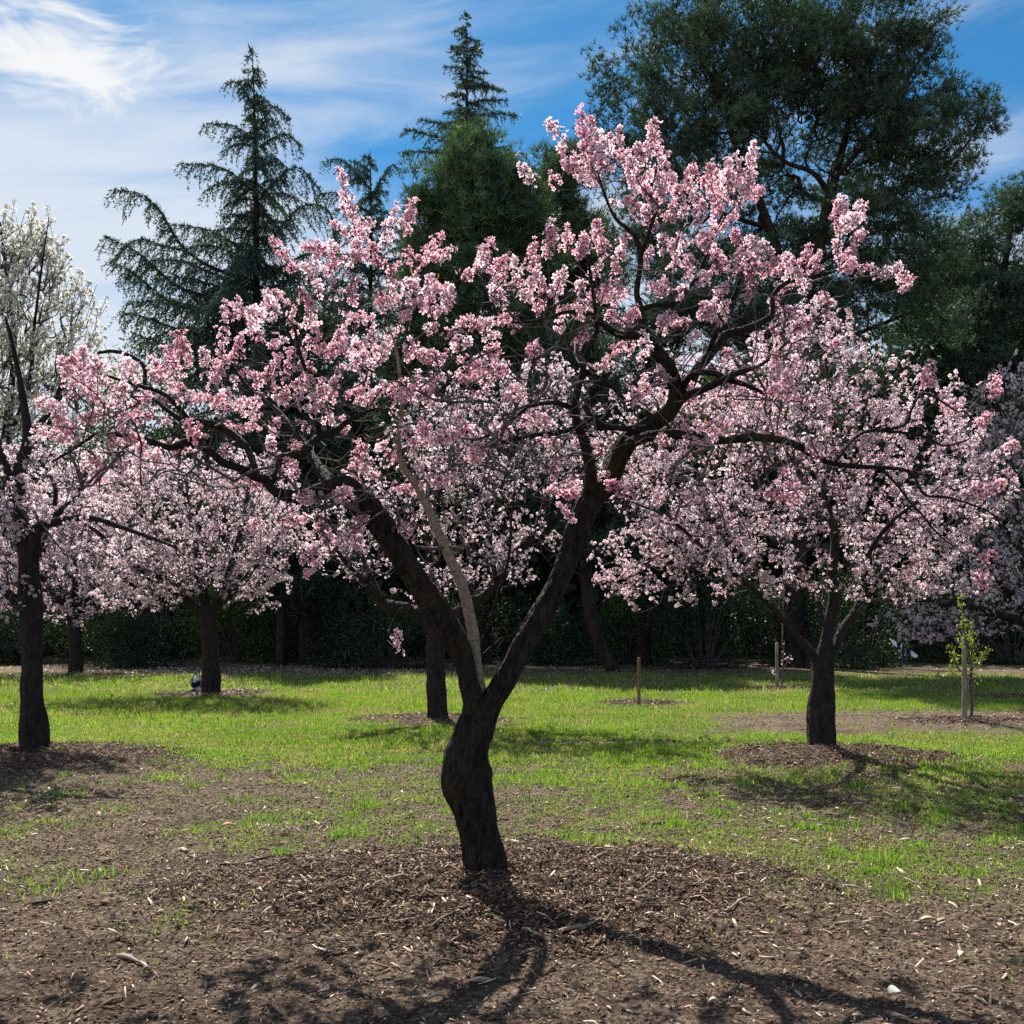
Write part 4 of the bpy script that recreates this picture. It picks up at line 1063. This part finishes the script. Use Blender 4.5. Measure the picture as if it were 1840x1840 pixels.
rs = np.random.default_rng(61)
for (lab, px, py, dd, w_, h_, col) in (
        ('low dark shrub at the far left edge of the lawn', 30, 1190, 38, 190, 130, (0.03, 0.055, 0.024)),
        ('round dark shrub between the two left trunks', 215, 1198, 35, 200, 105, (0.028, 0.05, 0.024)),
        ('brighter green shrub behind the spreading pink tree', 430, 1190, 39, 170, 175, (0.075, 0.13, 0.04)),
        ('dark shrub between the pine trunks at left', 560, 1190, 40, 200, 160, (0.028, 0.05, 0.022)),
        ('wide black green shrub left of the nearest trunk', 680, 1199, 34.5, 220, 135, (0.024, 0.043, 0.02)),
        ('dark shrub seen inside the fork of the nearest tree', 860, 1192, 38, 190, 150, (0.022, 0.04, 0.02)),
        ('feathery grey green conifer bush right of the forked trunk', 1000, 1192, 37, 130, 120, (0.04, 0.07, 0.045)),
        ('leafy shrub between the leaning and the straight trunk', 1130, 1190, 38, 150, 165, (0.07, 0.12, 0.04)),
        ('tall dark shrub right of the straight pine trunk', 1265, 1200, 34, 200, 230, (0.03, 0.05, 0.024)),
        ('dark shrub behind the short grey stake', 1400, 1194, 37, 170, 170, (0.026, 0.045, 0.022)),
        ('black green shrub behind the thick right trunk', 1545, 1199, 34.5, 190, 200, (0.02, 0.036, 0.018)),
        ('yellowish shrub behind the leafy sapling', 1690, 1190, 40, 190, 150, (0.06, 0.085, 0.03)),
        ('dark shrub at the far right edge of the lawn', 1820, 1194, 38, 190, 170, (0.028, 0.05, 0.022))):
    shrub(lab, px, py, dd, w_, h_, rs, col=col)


shrub('light green bushy tree between the white almond and the weeping cedar', 285, 1180, 43, 230, 590, rs, 16000, (0.07, 0.11, 0.045), 0.16, 'tree', 'broadleaf_tree')
shrub('dull green bushy tree rising behind the two left trunks', 90, 1180, 46, 300, 470, rs, 16000, (0.05, 0.08, 0.04), 0.17, 'tree', 'broadleaf_tree')


# ------------------------------------------------------------------ stakes and saplings
def stake(name, label, px, py0, py1, wd, mat, lean=0.0):
    g = G(px, py0); dd = g[1]
    z1 = CAMH - (py1 - HOR) / F * dd
    zg = float(ground_h(g[0], g[1]))
    r = wd * 0.5 / F * dd
    mb = MB()
    pts = np.array([[g[0], dd, zg - 0.15], [g[0] + lean * .3, dd, zg + 0.3 * z1], [g[0] + lean * .7, dd, zg + 0.7 * z1], [g[0] + lean, dd, z1 - 0.01], [g[0] + lean, dd, z1]])
    tube(mb, pts, [r * 1.05, r * 1.02, r, r * .97, r * .8], 10, rough=0.03)
    o = mb.build(name, mat, None, True)
    return tag(o, label, 'stake'), g


s1, g1 = stake('wooden_stake', 'tall weathered grey stake beside the leafy sapling at right', 1733, 1297, 1146, 9, M['wood'], 0.0)
stake('wooden_stake', 'short tan stake alone in the shaded grass near the leaning trunk', 1148, 1271, 1182, 6, M['redwood'], 0.0)
stake('wooden_stake', 'thin grey stake far back left of the thick right trunk', 1396, 1237, 1155, 6, M['wood'], 0.0)

rp = np.random.default_rng(71)
d = g1[1] + 0.05
sap = thing('sapling', 'young sapling with fresh yellow green leaves growing beside its stake', 'sapling', (g1[0] + 0.12, d, 0))
SL = [limb(l, 5) for l in (
    [(1745, 1300, d, 6), (1746, 1265, d, 5.5), (1743, 1235, d, 5.5), (1745, 1200, d, 5), (1738, 1160, d - .1, 4), (1730, 1120, d - .1, 3), (1727, 1060, d - .1, 1.5)],
    [(1745, 1205, d, 3.5), (1754, 1190, d + .05, 3), (1766, 1180, d + .1, 2.5), (1776, 1165, d + .12, 1.5)],
    [(1744, 1215, d, 3.5), (1722, 1202, d, 3), (1712, 1180, d - .05, 2), (1704, 1160, d - .08, 1.2)],
    [(1744, 1222, d, 3), (1716, 1212, d + .1, 2), (1706, 1200, d + .1, 1.2)],
    [(1741, 1180, d, 2.5), (1748, 1150, d, 2), (1738, 1110, d, 1.2)])]
mb = MB()
for l in SL: tube(mb, l[:, :3], l[:, 3], 6)
mb.build('stem', M['twig'], sap, True)
mb = MB(); Ps = []
for k, l in enumerate(SL):
    lo = 0.42 if k == 0 else 0.35
    for i in range(290 if k == 0 else 60):
        f = lo + (1 - lo) * rp.random()
        Ps.append(l[int(f * (len(l) - 1)), :3] + rp.normal(0, 0.025 + (0.05 if k == 0 and f < .8 else 0.01), 3))
P = np.array(Ps); n = len(P)
leaf_quads(mb, P, rp.normal(0, .6, (n, 3)) + [0, 0, .7], rp.uniform(.035, .07, n), rp.uniform(.014, .024, n), rp, np.array([0.24, 0.30, 0.04]) * rp.uniform(.6, 1.4, (n, 1)))
mb.build('leaves', M['newleaf'], sap)
g3 = G(1404, 1236); d = g3[1]
sp2 = thing('sapling', 'thin sapling with a few white flowers beside the far grey stake', 'sapling', (g3[0], d, 0))
SL = [limb(l, 5) for l in ([(1404, 1240, d, 3), (1406, 1210, d, 2.5), (1408, 1180, d, 2), (1410, 1150, d, 1)], [(1406, 1205, d, 2), (1414, 1190, d, 1.5), (1420, 1175, d, 1)], [(1405, 1215, d, 2), (1392, 1200, d, 1.5), (1384, 1208, d, 1)])]
mb = MB()
for l in SL: tube(mb, l[:, :3], l[:, 3], 5)
mb.build('stem', M['twig'], sp2, True)
P = np.array([l[int(rp.uniform(.5, .99) * (len(l) - 1)), :3] + rp.normal(0, .03, 3) for l in SL for _ in range(9)])
mb = MB(); flowers(mb, P, rp.normal(size=P.shape), np.full(len(P), .032), rp, 0, False, 0.9)
mb.build('blossom', M['petal'], sp2)


# ------------------------------------------------------------------ two magpies
def magpie(label, pos, yaw, pitch, wl, wr, S=1.0, roll=0.0):
    """body along local +x; wl / wr: (raise angle, sweep) of the left and right wing"""
    t = thing('magpie', label, 'bird', (0, 0, 0))
    BL, WH, BLUE = np.array([0.012, 0.013, 0.016]), np.array([0.88, 0.88, 0.86]), np.array([0.014, 0.035, 0.085])
    st = [(-.105, .012, .012, .004), (-.085, .026, .024, .002), (-.05, .042, .040, -.002), (-.01, .050, .050, -.006), (.03, .047, .048, -.004), (.06, .034, .036, .006), (.085, .027, .029, .018), (.105, .026, .028, .026), (.125, .019, .021, .026), (.137, .009, .011, .023), (.160, .004, .005, .020), (.172, .001, .001, .016)]
    ns = 14; V = []; Cc = []
    for (x, ry, rz, cz) in st:
        for k in range(ns):
            a = 2 * math.pi * k / ns
            V.append((x, ry * math.cos(a), cz + rz * math.sin(a)))
            belly = -0.075 < x < 0.035 and math.sin(a) < -0.2
            shoulder = -0.02 < x < 0.045 and abs(math.cos(a)) > 0.80 and math.sin(a) > 0
            Cc.append(WH if belly or shoulder else BL)
    q = []
    for i in range(len(st) - 1):
        for k in range(ns):
            q.append((i * ns + k, i * ns + (k + 1) % ns, (i + 1) * ns + (k + 1) % ns, (i + 1) * ns + k))
    mbb = MB(); mbb.add(np.array(V) * S, q, None, np.array(Cc)); body = mbb.build('body', M['feather'], t, True)

    def slab(rows, cols, th=0.003):
        rows = np.array(rows, float); n, m = rows.shape[:2]
        up = rows + [0, 0, th]; V = np.concatenate([up.reshape(-1, 3), (rows - [0, 0, th]).reshape(-1, 3)]) * S
        q = []
        for i in range(n - 1):
            for j in range(m - 1):
                a = i * m + j; q.append((a, a + 1, a + m + 1, a + m)); o = n * m; q.append((o + a + m, o + a + m + 1, o + a + 1, o + a))
        rim = [i * m for i in range(n)] + [(n - 1) * m + j for j in range(1, m)] + [i * m + m - 1 for i in range(n - 2, -1, -1)] + [j for j in range(m - 2, 0, -1)]
        for a, b2 in zip(rim, rim[1:] + rim[:1]): q.append((a, a + n * m, b2 + n * m, b2))
        cc = np.array(cols, float).reshape(-1, 3)
        return V, q, np.concatenate([cc, cc])

    rows, cols = [], []
    for i, x in enumerate(np.linspace(-.09, -.36, 7)):
        w = [.018, .024, .032, .036, .034, .024, .006][i]
        rows.append([(x, w * s, .004 + .006 * (1 - abs(s)) - .02 * (i / 6)) for s in (-1, -.4, .4, 1)]); cols.append([BLUE * (.5 + .1 * i)] * 4)
    V, q, cc = slab(rows, cols); m2 = MB(); m2.add(V, q, None, cc); m2.build('tail', M['feather'], t)
    for sd, (ra, sw) in ((1, wl), (-1, wr)):
        rows, cols = [], []
        for i, u in enumerate(np.linspace(0, 1, 9)):
            span = .26 * u
            le = .045 + .03 * math.sin(u * 2.6) - sw * u; ch = (.11 + .05 * math.sin(u * 3)) * (1 - .55 * max(0, u - .75) / .25)
            row = []; cr = []
            for f in np.linspace(0, 1, 6):
                row.append((le - ch * f, sd * (.03 + span * math.cos(ra)), .02 + span * math.sin(ra) + .015 * math.sin(u * 3) * (1 - f)))
                cr.append(WH if u > .42 and .15 < f < .93 else (WH if u < .12 else BLUE * (.7 if f > .3 else .35)))
            rows.append(row if sd > 0 else row[::-1]); cols.append(cr if sd > 0 else cr[::-1])
        V, q, cc = slab(rows, cols, .002); m2 = MB(); m2.add(V, q, None, cc); m2.build('wing', M['feather'], t)
    for s in (-1, 1):
        m2 = MB(); p = np.array([[-.02, .02 * s, -.04], [-.03, .021 * s, -.07], [-.05, .022 * s, -.085], [-.035, .023 * s, -.10]]) * S
        tube(m2, p, np.array([.007, .004, .003, .003]) * S, 6, (0.015, 0.015, 0.015)); m2.build('leg', M['feather'], t)
    t.location = [float(a) for a in pos]; t.rotation_euler = (roll, pitch, yaw)
    return t


magpie('magpie with raised pale wings at the foot of the left pink tree', W(356, 1238, 20.0), math.radians(24), math.radians(-18), (0.8, .0), (1.3, -.03), 1.15)
magpie('blue black magpie gliding low in front of the dark shrubs at right', W(1621, 1168, 19.0), math.radians(78), math.radians(-38), (0.12, 0.0), (0.05, 0.03), 1.12, math.radians(34))

# ------------------------------------------------------------------ larger bits lying about, each its own thing
ro = np.random.default_rng(81)


def fallen(name, label, cat, pts, wd, col, flat=1.0):
    mb = MB()
    P = []
    for (px, py) in pts:
        g = G(px, py); P.append([g[0], g[1], float(ground_h(g[0], g[1])) + 0.012])
    P = catmull(P, 5); n = len(P)
    rad = wd * np.interp(np.linspace(0, 1, n), [0, .15, .6, 1], [.6, 1, .9, .35])
    tube(mb, P, rad, 7, col, 0.12, ro)
    if flat != 1.0:
        v = mb.v[0]; zc = P[:, 2].mean(); v[:, 2] = zc + (v[:, 2] - zc) * flat
    return tag(mb.build(name, M['chip'], None, True), label, cat)


fallen('twig', 'thin curved twig bent like a hook on the bare ground at right', 'twig', [(1277, 1650), (1305, 1648), (1328, 1636), (1345, 1622), (1348, 1610)], .007, (0.30, 0.24, 0.18))
fallen('stick', 'pale brown stick lying across the trunk shadow', 'stick', [(1004, 1684), (1030, 1684), (1055, 1680), (1080, 1670)], .011, (0.30, 0.22, 0.14))
fallen('stick', 'dark broken stick at the left rim of the mulch', 'stick', [(395, 1557), (430, 1555), (465, 1550), (490, 1543)], .012, (0.07, 0.045, 0.035))
fallen('bark_chunk', 'dark bark chunk on the grass right of the mulch', 'bark chunk', [(1176, 1484), (1192, 1481), (1208, 1480)], .022, (0.09, 0.05, 0.035), .7)
fallen('bark_chunk', 'greyish pink bark chunk on bare soil at lower left', 'bark chunk', [(212, 1722), (230, 1730), (252, 1738)], .016, (0.28, 0.20, 0.17), .7)
fallen('stick', 'dark straight stick on the grey soil at far left', 'stick', [(55, 1632), (75, 1630), (96, 1627)], .010, (0.05, 0.035, 0.03))
fallen('twig', 'thin dark twig pointing at the trunk from lower left', 'twig', [(772, 1686), (792, 1676), (815, 1664)], .007, (0.20, 0.14, 0.10))
fallen('stick', 'dark stick buried along the upper left mulch', 'stick', [(510, 1530), (530, 1533), (548, 1540)], .018, (0.08, 0.055, 0.04))


def dry_leaf(label, px, py, ln, wd, ang, col):
    g = G(px, py); n = 7; V = []; q = []
    for i in range(n):
        u = i / (n - 1); w = wd * math.sin(math.pi * min(.98, .08 + u * .9)) ** .8
        for s in (-1, 0, 1):
            x = (u - .5) * ln; y = s * w * .5
            X = g[0] + x * math.cos(ang) - y * math.sin(ang); Y = g[1] + x * math.sin(ang) + y * math.cos(ang)
            V.append((X, Y, float(ground_h(X, Y)) + .012 + .012 * abs(s) + .015 * math.sin(u * 3)))
    for i in range(n - 1):
        for j in range(2): a = i * 3 + j; q.append((a, a + 1, a + 4, a + 3))
    mb = MB(); mb.add(V, q, None, np.array(col))
    o = mb.build('fallen_leaf', M['chip'], None, True)
    sm = o.modifiers.new('thickness', 'SOLIDIFY'); sm.thickness = .0015
    return tag(o, label, 'leaf')


dry_leaf('cream oval leaf near the bottom edge left of the trunk shadow', 786, 1803, .075, .04, .5, (0.52, 0.48, 0.34))
dry_leaf('tan curled leaf lying on the right foreground soil', 1668, 1658, .09, .03, .05, (0.55, 0.42, 0.28))
dry_leaf('orange brown leaf on the sparse grass at left', 410, 1485, .10, .05, .2, (0.36, 0.18, 0.09))
dry_leaf('pale forked leaf scrap near the right edge', 1728, 1722, .07, .03, .8, (0.58, 0.46, 0.34))
dry_leaf('long pale leaf near the lower right corner', 1752, 1787, .10, .025, -.2, (0.60, 0.50, 0.38))
dry_leaf('round pale leaf scrap low on the right of the trunk shadow', 1282, 1815, .045, .035, 0, (0.62, 0.55, 0.42))
dry_leaf('grey ring of curled leaf at lower right', 1607, 1797, .06, .045, .2, (0.55, 0.52, 0.46))

# petals fallen in the far shade and below the trees
mb = MB(); n = 9000
x, y = scatter(n, 12, 36, .56, ro)
u = x / y
w = np.clip(0.10 + 1.2 * np.exp(-((u + .25) / .16) ** 2) * sstep(27, 31, y) * (1 - sstep(34, 37, y)) + .3 * mulch(x, y), 0, 1)
kk = ro.random(n) < w; x, y = x[kk], y[kk]; n = len(x)
P = np.stack([x, y, ground_h(x, y) + .02], 1)
leaf_quads(mb, P, np.stack([ro.normal(size=n), ro.normal(size=n), ro.normal(0, .3, n)], 1), ro.uniform(.02, .05, n) * (y / 20), ro.uniform(.02, .04, n) * (y / 20), ro, np.array([0.75, 0.62, 0.64]) * ro.uniform(.7, 1.1, (n, 1)))
tag(mb.build('fallen_petals', M['petal']), 'pale petals fallen on the ground under the trees', 'petals', None, 'stuff')

# ------------------------------------------------------------------ light, sky, camera
EL, AZ = math.radians(50), math.radians(-17)      # sun beyond the trees, a little to the left
sd = Vector((math.sin(AZ) * math.cos(EL), math.cos(AZ) * math.cos(EL), math.sin(EL)))
sl = bpy.data.lights.new('sun', 'SUN'); sl.energy = 4.8; sl.angle = math.radians(0.5); sl.color = (1.0, 0.95, 0.87)
so = bpy.data.objects.new('sun', sl); C.objects.link(so)
so.rotation_euler = sd.to_track_quat('Z', 'Y').to_euler(); so.location = (-10, 60, 70)

wd = bpy.data.worlds.new('World'); scene.world = wd; wd.use_nodes = True
N = wd.node_tree.nodes; L = wd.node_tree.links; N.clear()
sky = N.new('ShaderNodeTexSky'); sky.sky_type = 'NISHITA'; sky.sun_disc = False
sky.sun_elevation = EL; sky.sun_rotation = AZ; sky.altitude = 600; sky.air_density = 1.0; sky.dust_density = 0.3; sky.ozone_density = 3.0


def math_n(op, a, b=None):
    m = N.new('ShaderNodeMath'); m.operation = op
    for i, v in enumerate((a, b)):
        if v is None: continue
        if hasattr(v, 'is_output'): L.new(v, m.inputs[i])
        else: m.inputs[i].default_value = v
    return m.outputs[0]


tc = N.new('ShaderNodeTexCoord'); sx = N.new('ShaderNodeSeparateXYZ'); L.new(tc.outputs['Generated'], sx.inputs[0])
az = math_n('ARCTAN2', sx.outputs[0], sx.outputs[1]); el = math_n('ARCSINE', sx.outputs[2])
# cirrus runs in long streaks that climb gently to the right
v = math_n('SUBTRACT', el, math_n('MULTIPLY', az, 0.16))
cb = N.new('ShaderNodeCombineXYZ'); L.new(math_n('MULTIPLY', az, 2.2), cb.inputs[0]); L.new(math_n('MULTIPLY', v, 13.0), cb.inputs[1])
n1 = N.new('ShaderNodeTexNoise'); n1.inputs['Scale'].default_value = 1.0; n1.inputs['Detail'].default_value = 7; n1.inputs['Roughness'].default_value = 0.55; n1.inputs['Distortion'].default_value = 0.5
L.new(cb.outputs[0], n1.inputs['Vector'])
cb2 = N.new('ShaderNodeCombineXYZ'); L.new(math_n('MULTIPLY', az, 7.0), cb2.inputs[0]); L.new(math_n('MULTIPLY', v, 20.0), cb2.inputs[1])
n2 = N.new('ShaderNodeTexNoise'); n2.inputs['Scale'].default_value = 1.3; n2.inputs['Detail'].default_value = 8; n2.inputs['Roughness'].default_value = 0.6; n2.inputs['Distortion'].default_value = 0.8
L.new(cb2.outputs[0], n2.inputs['Vector'])
# thin veil, thicker low and to the left
low = math_n('MULTIPLY', math_n('SUBTRACT', 0.45, el), 2.3)
lft = math_n('MULTIPLY', az, -0.36)
def mrange(x, a, b):
    m = N.new('ShaderNodeMapRange'); m.interpolation_type = 'SMOOTHSTEP'; m.inputs[1].default_value = a; m.inputs[2].default_value = b
    L.new(x, m.inputs[0]); return m.outputs[0]


over = math_n('MAXIMUM', mrange(el, 0.62, 1.0), mrange(math_n('ABSOLUTE', az), 0.75, 1.3))  # extra unseen cloud overhead, beside and behind the camera, added for fill light
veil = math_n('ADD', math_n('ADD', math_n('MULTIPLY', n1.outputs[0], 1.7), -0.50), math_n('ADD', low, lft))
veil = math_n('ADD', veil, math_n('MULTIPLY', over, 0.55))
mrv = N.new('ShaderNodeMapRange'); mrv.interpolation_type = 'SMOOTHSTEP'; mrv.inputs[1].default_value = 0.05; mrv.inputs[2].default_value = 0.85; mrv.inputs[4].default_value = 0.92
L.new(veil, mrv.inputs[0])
# one bright bank high on the left
ga = math_n('DIVIDE', math_n('ADD', az, 0.46), 0.17); ge = math_n('DIVIDE', math_n('SUBTRACT', v, 0.535), 0.050)
gg = math_n('EXPONENT', math_n('MULTIPLY', math_n('ADD', math_n('MULTIPLY', ga, ga), math_n('MULTIPLY', ge, ge)), -1.0))
bank = math_n('ADD', math_n('MULTIPLY', gg, 1.0), math_n('MULTIPLY', math_n('SUBTRACT', n2.outputs[0], 0.5), 2.1))
mrb = N.new('ShaderNodeMapRange'); mrb.interpolation_type = 'SMOOTHSTEP'; mrb.inputs[1].default_value = 0.36; mrb.inputs[2].default_value = 1.0
L.new(bank, mrb.inputs[0])


def mixc(f, a, b, mode='MIX'):
    x = N.new('ShaderNodeMix'); x.data_type = 'RGBA'; x.blend_type = mode
    for s, vv in ((0, f), (6, a), (7, b)):
        if hasattr(vv, 'is_output'): L.new(vv, x.inputs[s])
        else: x.inputs[s].default_value = vv if s == 0 else (*vv, 1)
    return x.outputs[2]


SK = 0.11
blue = mixc(1.0, sky.outputs[0], (0.15, 0.425, 0.53), 'MULTIPLY')
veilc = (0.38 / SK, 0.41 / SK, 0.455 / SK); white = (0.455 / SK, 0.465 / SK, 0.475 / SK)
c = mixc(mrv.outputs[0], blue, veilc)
c = mixc(mrb.outputs[0], c, white)
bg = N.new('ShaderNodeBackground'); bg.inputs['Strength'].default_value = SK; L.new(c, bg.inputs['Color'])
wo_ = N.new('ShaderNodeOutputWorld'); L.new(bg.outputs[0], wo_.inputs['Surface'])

cam = bpy.data.cameras.new('camera'); co = bpy.data.objects.new('camera', cam); C.objects.link(co)
co.location = (0, 0, CAMH); co.rotation_euler = (math.pi / 2, 0, 0)
cam.sensor_width = 36; cam.lens = 36.0 * F / 1840.0; cam.shift_y = (HOR - 920.0) / 1840.0
cam.clip_start = 0.05; cam.clip_end = 3000
scene.camera = co

scene.view_settings.view_transform = 'Standard'; scene.view_settings.look = 'None'
scene.view_settings.exposure = 1.0; scene.view_settings.gamma = 1.0; scene.view_settings.use_curve_mapping = False
scene.render.engine = 'CYCLES'
scene.cycles.max_bounces = 8; scene.cycles.diffuse_bounces = 4; scene.cycles.transmission_bounces = 4; scene.cycles.glossy_bounces = 2
scene.cycles.use_denoising = False
scene.render.resolution_x = 1024; scene.render.resolution_y = 1024
